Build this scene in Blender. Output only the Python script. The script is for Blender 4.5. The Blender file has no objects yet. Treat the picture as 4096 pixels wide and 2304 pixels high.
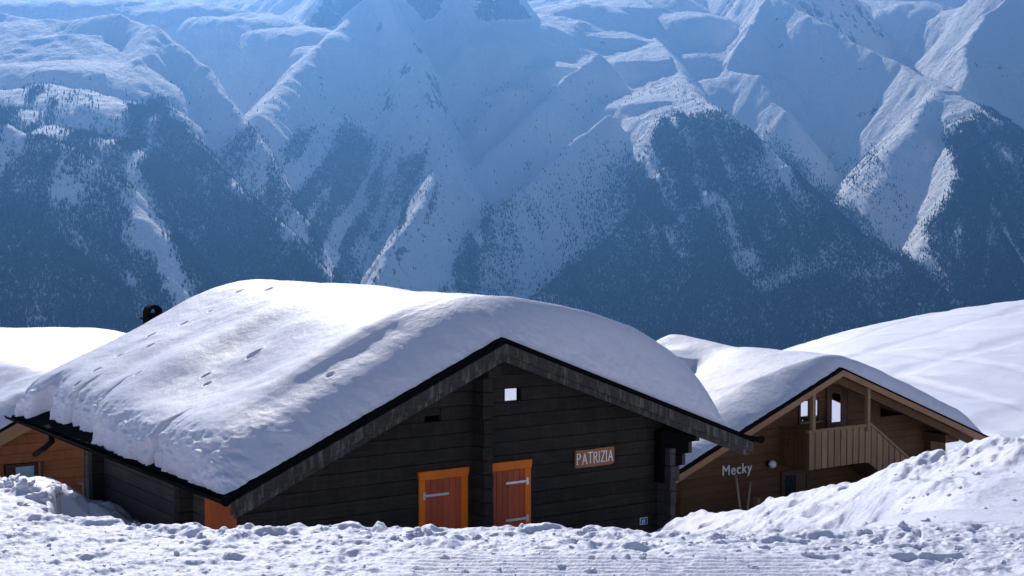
import bpy, bmesh, math, random
import numpy as np
from mathutils import Vector, Matrix

# ---------------------------------------------------------------- camera, world, sun, exposure
SC = bpy.context.scene
COL = SC.collection
FPX, HOR = 5530.0, 950.0                      # focal length and horizon row, in pixels of the 4096 px photograph
PITCH = math.atan((1152 - HOR) / FPX)
cam = bpy.data.cameras.new("camera")
cam.sensor_width = 36.0
cam.lens = 36.0 * FPX / 4096.0
cam.clip_start = 0.1
cam.clip_end = 60000
camo = bpy.data.objects.new("camera", cam)
camo.location = (0, 0, 1.7)
camo.rotation_euler = (math.pi / 2 - PITCH, 0, 0)
COL.objects.link(camo)
SC.camera = camo

SUN_AZ, SUN_EL = math.radians(-14), math.radians(35)      # azimuth from +Y towards +X
SUN_DIR = Vector((math.sin(SUN_AZ) * math.cos(SUN_EL), math.cos(SUN_AZ) * math.cos(SUN_EL), math.sin(SUN_EL)))
W = bpy.data.worlds.new("World")
SC.world = W
W.use_nodes = True
nt = W.node_tree
sky = nt.nodes.new('ShaderNodeTexSky')
sky.sky_type = 'NISHITA'
sky.sun_disc = False
sky.sun_elevation = SUN_EL
sky.sun_rotation = SUN_AZ
sky.altitude = 2000
sky.air_density = 1.0
sky.dust_density = 0.3
sky.ozone_density = 1.5
nt.links.new(sky.outputs[0], nt.nodes['Background'].inputs[0])
nt.nodes['Background'].inputs[1].default_value = 0.085
sun = bpy.data.lights.new("sun", 'SUN')
sun.energy = 5.0
sun.angle = math.radians(0.5)
sun.color = (1.0, 0.955, 0.9)
suno = bpy.data.objects.new("sun", sun)
suno.rotation_euler = SUN_DIR.to_track_quat('Z', 'Y').to_euler()
suno.location = (-20, 40, 40)
COL.objects.link(suno)
SC.view_settings.view_transform = 'Standard'
SC.view_settings.look = 'None'
SC.view_settings.exposure = 0.1
SC.view_settings.gamma = 1
SC.view_settings.use_curve_mapping = False
SC.render.engine = 'CYCLES'
SC.cycles.use_denoising = True
SC.cycles.use_adaptive_sampling = True
SC.cycles.adaptive_threshold = 0.02
SC.cycles.max_bounces = 6
SC.cycles.diffuse_bounces = 3
SC.cycles.volume_bounces = 0

# ---------------------------------------------------------------- helpers
CAM = np.array([0, 0, 1.7])
def ray(px, py):
    x = (px - 2048) / FPX; y = -(py - 1152) / FPX
    c, s = math.cos(PITCH), math.sin(PITCH)
    return np.array([x, c + s * y, -s + c * y])
def at(px, py, Y):
    r = ray(px, py)
    return CAM + r * (Y / r[1])
def onplane(px, py, P, n):
    r = ray(px, py)
    return CAM + r * (np.dot(P - CAM, n) / np.dot(r, n))

_T = np.random.RandomState(7).rand(256 * 256).astype(np.float32)
def vn(x, y, seed=0):
    x = np.asarray(x, np.float32); y = np.asarray(y, np.float32)
    x, y = np.broadcast_arrays(x, y)
    x0 = np.floor(x); y0 = np.floor(y)
    fx = x - x0; fy = y - y0
    fx = fx * fx * (3 - 2 * fx); fy = fy * fy * (3 - 2 * fy)
    ix = x0.astype(np.int32) + seed * 37; iy = y0.astype(np.int32) + seed * 101
    xa = ix & 255; xb = (ix + 1) & 255; ya = (iy & 255) << 8; yb = ((iy + 1) & 255) << 8
    a = _T[ya + xa]; b = _T[ya + xb]; c = _T[yb + xa]; d = _T[yb + xb]
    a = a + (b - a) * fx
    return a + (c + (d - c) * fx - a) * fy                      # 0..1
def fbm(x, y, octs=4, seed=0, gain=0.5):
    s = 0; a = 1.0; t = 0
    for o in range(octs):
        s = s + a * (vn(x * 2 ** o + 17.3 * o, y * 2 ** o - 9.1 * o, seed + o) * 2 - 1); t += a; a *= gain
    return s / t
def ridged(x, y, octs=4, seed=0, gain=0.5):
    s = 0; a = 1.0; t = 0
    for o in range(octs):
        s = s + a * (1 - np.abs(vn(x * 2 ** o + 5.3 * o, y * 2 ** o + 3.7 * o, seed + o) * 2 - 1)); t += a; a *= gain
    return s / t
def sstep(a, b, x):
    t = np.clip((x - a) / (b - a), 0, 1)
    return t * t * (3 - 2 * t)

def grid_faces(nr, nc):
    i = np.arange(nr - 1)[:, None] * nc + np.arange(nc - 1)[None, :]
    return np.stack([i, i + 1, i + nc + 1, i + nc], -1).reshape(-1, 4)
def mesh_np(name, verts, faces, mat, smooth=True, parent=None):
    me = bpy.data.meshes.new(name)
    n = faces.shape[1]
    me.vertices.add(len(verts)); me.vertices.foreach_set('co', np.ascontiguousarray(verts, dtype=np.float32).ravel())
    me.loops.add(faces.size); me.loops.foreach_set('vertex_index', np.ascontiguousarray(faces, dtype=np.int32).ravel())
    me.polygons.add(len(faces)); me.polygons.foreach_set('loop_start', np.arange(len(faces), dtype=np.int32) * n)
    me.polygons.foreach_set('loop_total', np.full(len(faces), n, dtype=np.int32))
    me.update(calc_edges=True)
    me.polygons.foreach_set('use_smooth', np.full(len(faces), smooth, dtype=bool))
    me.materials.append(mat)
    o = bpy.data.objects.new(name, me); COL.objects.link(o)
    if parent is not None: o.parent = parent
    return o
def tag(o, label=None, cat=None, group=None, kind=None):
    if label: o['label'] = label
    if cat: o['category'] = cat
    if group: o['group'] = group
    if kind: o['kind'] = kind
    return o

class N:                                       # small node-tree builder
    def __init__(s, name):
        s.m = bpy.data.materials.new(name); s.m.use_nodes = True; s.t = s.m.node_tree
        s.b = s.t.nodes['Principled BSDF']; s.out = s.t.nodes['Material Output']
    def n(s, typ, **kw):
        nd = s.t.nodes.new('ShaderNode' + typ)
        for k, v in kw.items():
            if k.startswith('i_'):
                key = k[2:]; key = int(key) if key.isdigit() else key.replace('_', ' ')
                if isinstance(v, bpy.types.NodeSocket): s.t.links.new(v, nd.inputs[key])
                else: nd.inputs[key].default_value = v
            else: setattr(nd, k, v)
        return nd
    def link(s, a, b): s.t.links.new(a, b)
    def noise(s, vec, scale, detail=3, rough=0.5):
        return s.n('TexNoise', i_Vector=vec, i_Scale=scale, i_Detail=detail, i_Roughness=rough).outputs[0]
    def ramp(s, fac, a, b, ca=(0, 0, 0, 1), cb=(1, 1, 1, 1)):
        r = s.n('ValToRGB', i_Fac=fac); e = r.color_ramp.elements
        e[0].position = a; e[1].position = b; e[0].color = ca; e[1].color = cb
        return r.outputs[0]
    def mix(s, fac, a, b, mode='MIX'):
        m = s.n('Mix', data_type='RGBA', blend_type=mode)
        for sock, v in ((m.inputs[0], fac), (m.inputs[6], a), (m.inputs[7], b)):
            if isinstance(v, bpy.types.NodeSocket): s.link(v, sock)
            else: sock.default_value = v
        return m.outputs[2]
    def math(s, op, a, b=0.0):
        m = s.n('Math', operation=op)
        for i, v in enumerate((a, b)):
            if isinstance(v, bpy.types.NodeSocket): s.link(v, m.inputs[i])
            else: m.inputs[i].default_value = v
        return m.outputs[0]
    def bump(s, h, strength, dist, prev=None):
        b = s.n('Bump', i_Height=h, i_Strength=strength, i_Distance=dist)
        if prev is not None: s.link(prev, b.inputs['Normal'])
        return b.outputs[0]

# ---------------------------------------------------------------- mountains across the valley
def P3(px, py, km):
    return at(px, py, km * 1000.0)
# crest lines as (column, row, distance in km): [points], flank slope, roundness of the crest (m), rib amplitude (m), rib spacing (m)
RIDGES = [
    # left mountain: main crest coming towards the valley, then its shoulder and two spurs
    ([(-900, 60, 8.2), (-300, 20, 7.9), (200, 90, 7.7), (480, 60, 7.4), (600, 110, 7.25), (810, 260, 6.9), (1040, 570, 6.3), (1130, 740, 6.0), (1345, 1130, 5.5), (1440, 1400, 5.2)], .74, 40, 22, 170, dict(kR=1.9)),
    ([(600, 110, 7.2), (560, 250, 6.75), (565, 420, 6.3), (900, 700, 5.8), (1120, 900, 5.5), (1300, 1200, 5.15)], .74, 50, 24, 150),
    ([(200, 90, 7.7), (250, 250, 6.9), (150, 350, 6.3), (-100, 420, 5.9), (-700, 500, 5.6)], .38, 320, 22, 260),
    ([(-700, 300, 5.8), (-250, 350, 5.5), (0, 478, 5.2), (250, 590, 4.95), (440, 700, 4.95), (540, 860, 4.8), (640, 1100, 4.6), (760, 1400, 4.4)], .72, 40, 18, 120),
    ([(350, 140, 7.2), (380, 260, 6.8), (330, 400, 6.2), (200, 520, 5.7)], .40, 260, 22, 200),
    ([(-300, 640, 4.7), (0, 830, 4.5), (250, 1000, 4.35), (420, 1130, 4.25), (560, 1350, 4.1)], .7, 40, 16, 110),
    # high snow basin behind the left mountain
    ([(-900, -60, 10.2), (0, 20, 9.8), (520, 8, 9.6), (800, 30, 9.5), (1000, 70, 9.2), (1180, 120, 9.0), (1330, 180, 8.8)], .30, 300, 25, 420),
    ([(600, 20, 11.5), (1100, -30, 11), (1500, -250, 10.5)], .6, 100, 30, 300),
    # second mountain, a pyramid with two edges
    ([(1650, -500, 9.6), (1530, -60, 9.2), (1440, 20, 8.9), (1270, 200, 8.2), (1130, 340, 7.6), (1035, 450, 7.1), (1060, 620, 6.9), (1130, 800, 6.6)], .80, 70, 16, 150),
    ([(1530, -60, 9.0), (1610, 130, 8.45), (1660, 330, 7.9), (1730, 480, 7.5), (1775, 610, 7.2), (1700, 800, 6.7), (1560, 1000, 6.25), (1450, 1250, 5.8)], .94, 24, 18, 150),
    ([(1650, -500, 9.6), (1800, -60, 9.3), (1830, 80, 9.0), (1850, 190, 8.6)], .85, 30, 20, 160),
    # third mountain: big rounded crest with several edges falling to the left, wooded nose in front
    ([(2450, -200, 12.2), (2540, -40, 10.9), (2620, 150, 9.6), (2740, 320, 8.4), (2860, 430, 7.5), (2960, 500, 7.2), (3130, 660, 6.9), (3330, 850, 6.6), (3600, 1060, 6.3), (3920, 1260, 6.0), (4100, 1420, 5.8)], .78, 35, 18, 130, dict(kL=.33, DL=[900, 900, 800, 600, 300, 80, 20, 0, 0, 0, 0])),
    ([(2560, 20, 10.6), (2400, 110, 9.7), (2200, 230, 8.9), (2040, 350, 8.3), (1960, 430, 8.05)], .9, 40, 10, 130, dict(kL=.34, both=1, DL=[380, 380, 300, 130, 0])),
    ([(2540, -40, 10.9), (2300, 20, 10.2), (2050, 90, 9.5), (1900, 130, 9.2)], .34, 260, 14, 250),
    ([(2400, 210, 8.6), (2270, 300, 8.3), (2120, 450, 7.9), (1960, 600, 7.6), (1850, 740, 7.3), (1790, 900, 6.9)], .84, 30, 22, 140),
    ([(2440, 460, 7.65), (2300, 570, 7.45), (2170, 690, 7.2), (2010, 820, 6.95), (1890, 960, 6.7), (1800, 1120, 6.4), (1740, 1300, 6.1)], .84, 30, 20, 130),
    ([(2860, 430, 7.5), (2760, 500, 7.2), (2600, 790, 6.7), (2440, 960, 6.5), (2280, 1090, 6.3), (2100, 1230, 6.15), (1960, 1400, 6.0)], .84, 30, 20, 130),
    ([(2800, 480, 7.15), (2840, 760, 6.72), (2870, 1050, 6.33), (2890, 1400, 5.95)], .80, 90, 12, 140),
    ([(2640, -60, 10.9), (2720, 60, 10.4), (2830, 190, 9.9), (2940, 290, 9.5)], .36, 260, 16, 180),
    # fourth mountain on the right
    ([(3090, -400, 11.0), (3080, -20, 10.0), (3000, 90, 9.6), (2900, 280, 9.2), (3030, 300, 8.9), (3130, 440, 8.5)], .85, 25, 24, 160),
    ([(3080, -20, 10.0), (3250, 60, 9.5), (3420, 170, 9.1), (3600, 260, 8.7), (3780, 350, 8.2), (3960, 440, 7.7), (4120, 540, 7.3), (4400, 760, 6.9), (4800, 1100, 6.4)], .90, 40, 14, 150, dict(kL=.36, DL=[0, 0, 0, 0, 90, 200, 120, 0, 0])),
    ([(3780, 350, 8.2), (3700, 420, 7.9), (3640, 520, 7.6)], .95, 60, 12, 160),
    ([(3960, 440, 7.7), (3860, 530, 7.3), (3830, 800, 6.7), (3900, 1100, 6.2), (4000, 1400, 5.8)], .88, 40, 18, 150),
    # far crests at the top right
    ([(3080, -20, 10.6), (3420, 0, 11.6), (3540, 5, 11.4), (3700, 10, 11.2), (3790, 45, 11.0), (3900, 15, 10.8), (4150, -160, 10.4), (4700, -300, 10)], .45, 60, 24, 240),
    ([(2900, -140, 12.9), (3400, -60, 12.9), (3800, -50, 12.9), (4300, -160, 12.9)], .8, 60, 20, 240),
    ([(4500, -250, 10.0), (4120, -60, 9.6), (3950, 60, 9.3), (3860, 180, 9.0), (3870, 300, 8.6)], .80, 30, 22, 160),
]
AZ0, AZ1 = math.radians(-28), math.radians(28)
def mountain_height(X, Y):
    X = X.ravel().astype(np.float32); Y = Y.ravel().astype(np.float32)
    wx = X + 32 * fbm(X / 700, Y / 700, 3, 3) + 16 * fbm(X / 120, Y / 120, 2, 31)
    wy = Y + 32 * fbm(X / 700, Y / 700, 3, 9) + 16 * fbm(X / 120, Y / 120, 2, 32)
    wob = .35 * fbm(wx / 300, wy / 300, 2, 50)
    info = []
    top = np.full(X.shape, -760.0, np.float32)
    for ri, (pts, k, w, amp, lam, *opt) in enumerate(RIDGES):
        opt = opt[0] if opt else {}
        DLs = opt.get('DL', [0] * len(pts)); ip = 0
        k = k * 1.16 + (.28 if k < .95 else 0) if k > .6 else k
        P = np.array([P3(*p) for p in pts])
        base = np.full(X.shape, -1e9, np.float32); D = np.zeros_like(X); S = np.zeros_like(X)
        arc = 0.0
        for a, b in zip(P[:-1], P[1:]):
            dx, dy = b[0] - a[0], b[1] - a[1]; L = math.hypot(dx, dy)
            t = np.clip(((wx - a[0]) * dx + (wy - a[1]) * dy) / (L * L), 0, 1)
            ex, ey = wx - (a[0] + t * dx), wy - (a[1] + t * dy)
            d = np.sqrt(ex * ex + ey * ey)
            dd = np.sqrt(d * d + w * w) - w
            left = (ex * dy - ey * dx) > 0
            far = 40 * np.log1p(np.exp(np.clip((dd - 260) / 40, -20, 20))) + np.maximum(dd - 260 - 800, 0)
            dropR = (opt.get('kR', k)) * dd if 'both' not in opt else None
            dropL = k * dd
            if 'kL' in opt:
                DL = DLs[ip] + (DLs[ip + 1] - DLs[ip]) * t
                dropL = np.where(dd < DL, opt['kL'] * dd, opt['kL'] * DL + max(k, 1.05) * (dd - DL))
            if dropR is None: dropR = dropL
            ip += 1
            h = a[2] + t * (b[2] - a[2]) - np.where(left, dropL, dropR) - max(0, 1.15 - k) * far * (1 if 'kL' not in opt else 0)
            m = h > base
            base = np.where(m, h, base); D = np.where(m, d, D)
            S = np.where(m, arc + t * L + np.sign(ex * dy - ey * dx) * 4000, S)
            arc += L
        info.append((base, D, S)); top = np.maximum(top, base)
    Z = np.full(X.shape, -760.0, np.float32)
    for ri, ((base, D, S), (pts, k, w, amp, lam, *opt)) in enumerate(zip(info, RIDGES)):
        m = base > top - 110
        rib = ridged(S[m] / lam + wob[m], D[m] / 900.0, 3, 100 + ri)
        h = base[m] + amp * 2.4 * (1 - np.exp(-D[m] / 180.0)) * (rib - .62)
        z = Z[m]
        Z[m] = np.maximum(z, h) + 10.0 * np.exp(-np.abs(z - h) / 10.0)
    rel = fbm(X / 260, Y / 260, 5, 71)
    Z = Z + (15 + 16 * sstep(500, 1000, Z)) * rel + 16 * (ridged(X / 150 + .3 * rel, Y / 260, 4, 77) - .6)
    return Z
DET = 1.0
NC, NR = int(1250 * DET), int(760 * DET)
az = np.linspace(AZ0, AZ1, NC)
rr = np.exp(np.linspace(math.log(3300), math.log(13500), NR))
AZ, RR = np.meshgrid(az, rr)
MX, MY = RR * np.sin(AZ), RR * np.cos(AZ)
MZ = mountain_height(MX, MY).reshape(MX.shape)

# line of sight table of the terrain: first row of each column that rises above everything nearer
ELV = (MZ - 1.7) / RR
VIS = ELV >= np.maximum.accumulate(ELV, 0) - 1e-9
def hit(px, py):                                # terrain point seen at a pixel
    r = ray(px, py); a = math.atan2(r[0], r[1]); e = r[2] / math.hypot(r[0], r[1])
    c = int(np.clip(round((a - AZ0) / (AZ1 - AZ0) * (NC - 1)), 0, NC - 1))
    w = np.nonzero(ELV[:, c] >= e)[0]
    i = w[0] if len(w) else NR - 1
    return np.array([MX[i, c], MY[i, c], MZ[i, c]])
def sample_grid(A, x, y):
    a = (np.arctan2(x, y) - AZ0) / (AZ1 - AZ0) * (NC - 1)
    r = (np.log(np.hypot(x, y)) - math.log(3300)) / (math.log(13500) - math.log(3300)) * (NR - 1)
    i = np.clip(np.floor(r).astype(int), 0, NR - 2); j = np.clip(np.floor(a).astype(int), 0, NC - 2)
    fr = np.clip(r - i, 0, 1); fa = np.clip(a - j, 0, 1)
    return (A[i, j] * (1 - fa) + A[i, j + 1] * fa) * (1 - fr) + (A[i + 1, j] * (1 - fa) + A[i + 1, j + 1] * fa) * fr
def snow_mountain_mat():
    s = N("mountain_snow_and_rock")
    pos = s.n('NewGeometry').outputs['Position']; nor = s.n('NewGeometry').outputs['Normal']
    sep = s.n('SeparateXYZ', i_0=nor).outputs[2]
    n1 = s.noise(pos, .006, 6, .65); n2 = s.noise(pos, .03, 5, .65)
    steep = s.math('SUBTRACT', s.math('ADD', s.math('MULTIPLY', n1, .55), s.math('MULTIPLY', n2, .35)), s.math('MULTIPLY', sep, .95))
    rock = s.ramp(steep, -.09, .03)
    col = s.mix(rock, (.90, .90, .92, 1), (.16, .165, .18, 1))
    s.link(col, s.b.inputs['Base Color'])
    s.b.inputs['Roughness'].default_value = .8
    s.b.inputs['Specular IOR Level'].default_value = .1
    st = s.n('Mapping', i_Vector=pos, i_Scale=(.05, .02, .006)).outputs[0]
    s.link(s.bump(s.noise(st, 1.0, 5, .65), 1.0, 22, s.bump(n2, .9, 14)), s.b.inputs['Normal'])
    return s.m
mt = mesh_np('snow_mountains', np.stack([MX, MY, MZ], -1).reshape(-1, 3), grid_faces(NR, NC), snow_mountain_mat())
tag(mt, 'steep snow covered mountains with rounded crests and dark flanks across the valley', None, None, 'structure')
def conifer_mat():
    s = N("conifer_green")
    oi = s.n('NewGeometry').outputs['Random Per Island']
    s.link(s.mix(oi, (.006, .012, .012, 1), (.020, .027, .024, 1)), s.b.inputs['Base Color'])
    s.b.inputs['Roughness'].default_value = .9
    s.b.inputs['Specular IOR Level'].default_value = .1
    return s.m
def inpoly(x, y, poly):
    m = np.zeros(len(x), bool)
    for (x0, y0), (x1, y1) in zip(poly, poly[1:] + poly[:1]):
        c = (y0 > y) != (y1 > y)
        m ^= c & (x < (x1 - x0) * (y - y0) / ((y1 - y0) or 1e-9) + x0)
    return m
# outlines of the woods and of the treeless chutes and meadows inside them: (outline, density, unevenness)
WOODS = [
    ([(100, 360), (330, 420), (500, 560), (500, 650), (300, 600), (120, 470)], .05, .10),
    ([(180, 500), (240, 480), (500, 680), (540, 800), (450, 720)], .30, .3),
    ([(-300, 420), (0, 470), (120, 530), (260, 600), (420, 730), (520, 880), (590, 1020), (400, 960), (200, 860), (-300, 760)], .34, .30),
    ([(-300, 760), (200, 820), (400, 930), (600, 1040), (660, 1150), (720, 1300), (720, 1500), (-300, 1500)], .97, .3),
    ([(545, 430), (640, 430), (760, 560), (900, 700), (900, 820), (640, 800), (520, 700), (480, 590)], .5, .35),
    ([(520, 690), (900, 780), (1060, 870), (1200, 1000), (1330, 1170), (1380, 1500), (760, 1500), (740, 1150), (660, 950), (580, 800)], .92, .35),
    ([(1000, 520), (1130, 700), (1240, 900), (1330, 1100), (1200, 960), (900, 720), (900, 600)], .12, .18),
    ([(1130, 620), (1340, 470), (1500, 600), (1640, 640), (1730, 600), (1740, 760), (1700, 870), (1600, 1040), (1450, 1180), (1340, 1160), (1270, 950), (1180, 760)], .30, .55),
    ([(1770, 1180), (1840, 1010), (1960, 850), (2100, 760), (2060, 900), (1950, 1010), (1900, 1200), (1800, 1250)], .45, .4),
    ([(1960, 850), (2200, 660), (2600, 560), (2560, 800), (2480, 930), (2300, 1060), (2120, 1210), (1950, 1250), (1930, 1100)], .035, .09),
    ([(2640, 520), (2830, 460), (2990, 500), (3170, 650), (3290, 760), (2520, 760), (2570, 640)], .5, .35),
    ([(2530, 740), (3200, 680), (3360, 840), (3640, 1050), (3960, 1260), (4050, 1500), (1900, 1500), (2120, 1210), (2300, 1060), (2480, 930)], .66, .38),
    ([(1900, 1500), (2120, 1210), (2400, 1000), (2900, 1060), (3300, 1080), (3650, 1090), (3930, 1260), (4050, 1500)], .99, .2),
    ([(3780, 560), (3950, 470), (4130, 500), (4300, 600), (4300, 1500), (3960, 1350), (3850, 1180), (3720, 1010), (3700, 900), (3790, 820), (3840, 680)], .62, .42),
    ([(3300, 640), (3500, 600), (3620, 800), (3650, 1000), (3560, 900), (3400, 760)], .02, .04),
]
OPEN = [
    ([(480, 620), (540, 640), (620, 800), (700, 950), (770, 1110), (810, 1400), (715, 1400), (690, 1150), (620, 960), (560, 830)], .015),
    ([(180, 850), (240, 870), (420, 1010), (560, 1120), (640, 1300), (590, 1300), (500, 1130), (360, 1020)], .25),
    ([(3010, 1160), (3010, 1115), (3130, 1075), (3220, 1045), (3290, 1050), (3280, 1090), (3170, 1120), (3120, 1150)], .01),
    ([(3330, 1070), (3480, 1065), (3520, 1095), (3470, 1120), (3340, 1090)], .1),
    ([(3820, 850), (3850, 850), (3860, 960), (3830, 960)], .03),
    ([(3960, 820), (3985, 820), (3960, 1150), (3930, 1150)], .05),
    ([(1420, 1000), (1520, 800), (1580, 620), (1610, 620), (1570, 800), (1460, 1010)], .05),
    ([(2130, 1400), (2200, 1180), (2230, 1200), (2180, 1400)], .1),
]
def forest():
    rs = np.random.RandomState(4)
    n = 2100000
    a = rs.uniform(math.radians(-23), math.radians(23), n)
    r = np.sqrt(rs.uniform(3900. ** 2, 8600. ** 2, n))
    x, y = r * np.sin(a), r * np.cos(a)
    vis = sample_grid(VISF, x, y)
    k = vis > .02
    x, y, r, a = x[k], y[k], r[k], a[k]
    z = sample_grid(MZ, x, y)
    e = np.arctan2(z - 1.7, r) + PITCH                       # where each spot lies, seen from the village
    px = 2048 + FPX * np.tan(a) / np.cos(e - PITCH) * 1.0
    py = 1152 - FPX * np.tan(e)
    wpx = px + 20 * fbm(x / 140, z / 140, 3, 230) + rs.normal(0, 14, len(x))
    wpy = py + 40 * fbm(x / 140, z / 140, 3, 231) + rs.normal(0, 22, len(x))
    cl = fbm(x / 110, z / 160, 4, 208)
    streak = fbm(x / 55 + z / 260, z / 420, 3, 240)
    dens = np.full(len(x), .0015) * (py > 330)
    for poly, q, gap in WOODS:
        m = inpoly(wpx, wpy, poly)
        if poly[0] == (1130, 620):            # the second mountain's woods hang in slanting bands
            dens[m] = np.clip(.26 + 1.5 * fbm((px[m] * .92 + py[m] * .39) / 62, (py[m] * .92 - px[m] * .39) / 330, 3, 244) + .35 * cl[m], .01, .9)
        else:
            dens[m] = np.clip(q + gap * (cl[m] + .9 * streak[m]) * 2.2, .012, 1)
    for poly, q in OPEN:
        m = inpoly(wpx, wpy, poly)
        dens[m] *= q
    k = rs.rand(len(x)) < dens
    x, y, z = x[k], y[k], z[k]
    n = len(x)
    print('trees', n)
    h = rs.uniform(8, 18, n); w = h * rs.uniform(.15, .23, n)
    S = 5
    ph = rs.uniform(0, 6.28, n)[:, None] + np.arange(S)[None] * 2 * math.pi / S
    V = np.zeros((n, S + 1, 3), np.float32)
    V[:, :S, 0] = x[:, None] + np.cos(ph) * w[:, None]; V[:, :S, 1] = y[:, None] + np.sin(ph) * w[:, None]; V[:, :S, 2] = (z + 0 * h)[:, None] - 1
    V[:, S, 0] = x; V[:, S, 1] = y; V[:, S, 2] = z + h
    b = (np.arange(n) * (S + 1))[:, None]
    i = np.arange(S)[None]
    F = np.stack([b + i, b + (i + 1) % S, b + S + 0 * i], -1).reshape(-1, 3)
    o = mesh_np('conifer_forest', V.reshape(-1, 3), F, conifer_mat(), False)
    tag(o, 'dark conifer forest on the lower mountain flanks', None, None, 'stuff')
VISF = VIS.astype(np.float32)
forest()
# ---------------------------------------------------------------- snow material
def snow_mat(name, fine=1.0, scale=1.0, col=(.74, .73, .80, 1), rough=.55):
    s = N(name)
    pos = s.n('NewGeometry').outputs['Position']
    a = s.noise(pos, 9 * scale, 5, .6); b = s.noise(pos, 45 * scale, 4, .7)
    s.link(s.mix(s.ramp(a, .35, .65), col, (col[0] * .95, col[1] * .955, col[2] * .97, 1)), s.b.inputs['Base Color'])
    s.b.inputs['Roughness'].default_value = rough
    s.b.inputs['Specular IOR Level'].default_value = .25
    s.link(s.bump(b, .55 * fine, .012 / scale, s.bump(a, .45 * fine, .035 / scale)), s.b.inputs['Normal'])
    return s.m
M_SNOW = snow_mat("snow_trodden", 1.0)
M_ROOFSNOW = snow_mat("snow_on_roofs", .75, col=(.69, .68, .755, 1))

# ---------------------------------------------------------------- snowy ground, one sheet from the road to the valley floor
def px_of(x, y):
    return 2048 + FPX * x / np.maximum(y, .3)
def zrow(py, y):
    return 1.7 - (py - HOR) / FPX * y
def tab(px, xs, vs):
    w = np.where(px > 1000, 75.0, 6.0)
    return sum(np.interp(px + o_ * w, xs, vs) for o_ in (-1.6, -.9, -.3, .3, .9, 1.6)) / 6.0
def ground_height(x, y):
    r = np.hypot(x, y)
    yy = np.maximum(y, .5)
    px = np.where(y > .5, px_of(x, yy), np.where(x < 0, -9000, 13000))
    px = np.clip(px, -9000, 13000)
    pw = px + 40 * fbm(x / 1.2, y / 1.2, 2, 300)
    ye = tab(px, [-2000, 0, 420, 560, 2700, 3300, 3900], [8.6, 8.45, 8.4, 8.17, 8.13, 8.03, 8.0]) + .10 * fbm(x / .8, y * 0, 3, 301)
    hole = tab(px, [-9000, -2500, 0, 196, 222, 505, 560, 800, 2500, 2720, 3000, 3250, 3480, 3800, 13000], [-1.5, -2.0, -2.35, -2.6, -3.5, -3.5, -3.3, -3.4, -3.4, -1.95, -1.75, -1.30, -.62, -.25, 0])
    yb = tab(px, [-3000, 0, 200, 520, 700, 2400, 2720, 3200, 3500, 4096, 6000], [21, 21, 21.3, 21.5, 20, 20, 17, 14.5, 13.5, 12, 11])
    rb = tab(px, [-3000, 0, 130, 210, 300, 350, 450, 520, 620, 2500, 2690, 2760, 2860, 3000, 3100, 3200, 3500, 3800, 4096, 5200],
                 [1850, 1925, 1922, 1934, 1990, 2028, 2052, 2085, 2180, 2300, 2040, 2044, 2037, 2012, 1972, 1935, 1882, 1808, 1747, 1560])
    zb = zrow(rb, yb)
    ya = ye + .9
    ym = tab(px, [0, 196, 222, 505, 560, 2700, 3300, 4096], [13, 13, 20.2, 20.2, 13, 11.5, 10, 9.5])
    zm = hole
    back = tab(px, [-3000, 400, 700, 2500, 2720, 13000], [-1.0, -1.0, -.2, -.2, -2.2, -2.2])
    z = np.zeros_like(x)
    def seg(z, y0, y1, z0, z1):
        t = sstep(y0, y1, y)
        return np.where(y >= y0, z0 + (z1 - z0) * t, z)
    z = seg(z, ye, ya, 0 * x, zm * np.where(px > 3300, .25, .8))
    z = seg(z, ya, ym, zm * np.where(px > 3300, .25, .8), zm)
    z = seg(z, ym, yb, zm, zb)
    z = seg(z, yb, yb + 4, zb, zb + back)
    y4 = 34 + 0 * x
    z4 = tab(px, [-3000, 500, 900, 2500, 3000, 13000], [-4.6, -4.8, -5, -5, -4.2, -3.6])
    z = seg(z, yb + 4, y4, zb + back, z4)
    # slopes beyond the houses
    yc = tab(px, [-3000, 0, 530, 900, 2800, 3200, 13000], [60, 60, 60, 70, 90, 90, 90])
    RX, RYV = ([-3000, -800, 0, 250, 530, 700, 1000, 2900, 3190, 3300, 3500, 3650, 3800, 3950, 4096, 5200],
                 [1420, 1390, 1355, 1345, 1341, 1400, 1560, 1560, 1374, 1362, 1325, 1292, 1252, 1226, 1205, 1120])
    pe = x / np.maximum(yc, 1) * FPX + 2048                 # smooth skyline, taken along the far crest
    rc = sum(np.interp(px + o_, RX, RYV) for o_ in np.linspace(-330, 330, 23)) / 23.0 + 0 * pe
    z = seg(z, y4, yc, z4, zrow(rc, yc))
    zc = zrow(rc, yc)
    z = np.where(y > yc, np.maximum(zc - .002 * (y - yc) ** 2 * np.exp(-(y - yc) / 60) - .28 * (y - yc) * sstep(0, 60, y - yc), -790), z)
    # the village slope rises behind the camera
    bk = np.maximum(0, -(y - 1) + np.abs(x) * .15 * (y < 3))
    side = 1 - sstep(2.0, 6.0, y)
    z = z * (1 - side) + side * (.34 * np.maximum(0, -y - 10) * (1 - .3 * sstep(60, 400, -y)))
    # ------- relief of the trodden snow
    near = 1 - sstep(10, 26, r)
    mid = sstep(9, 11.5, y) * (1 - sstep(24, 32, y))
    rim = np.exp(-((y - ye + .15) / .28) ** 2)
    road = 1 - sstep(ye, ye + .5, y)
    groom = sstep(-1.0, -.3, x) * (1 - sstep(1.2, 2.2, x)) * (1 - sstep(7.25, 7.6, y)) * (y > 4)
    f1 = fbm(x / .55, y / .55, 3, 310); f2 = fbm(x / .16, y / .16, 3, 311); f3 = ridged(x / .11, y / .11, 3, 312)
    lump = sstep(.05, .45, f2) ; lump2 = sstep(.12, .5, fbm(x / .30, y / .30, 3, 313))
    pit = sstep(.35, .62, fbm(x / .21 + 9, y / .28, 2, 315))
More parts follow.
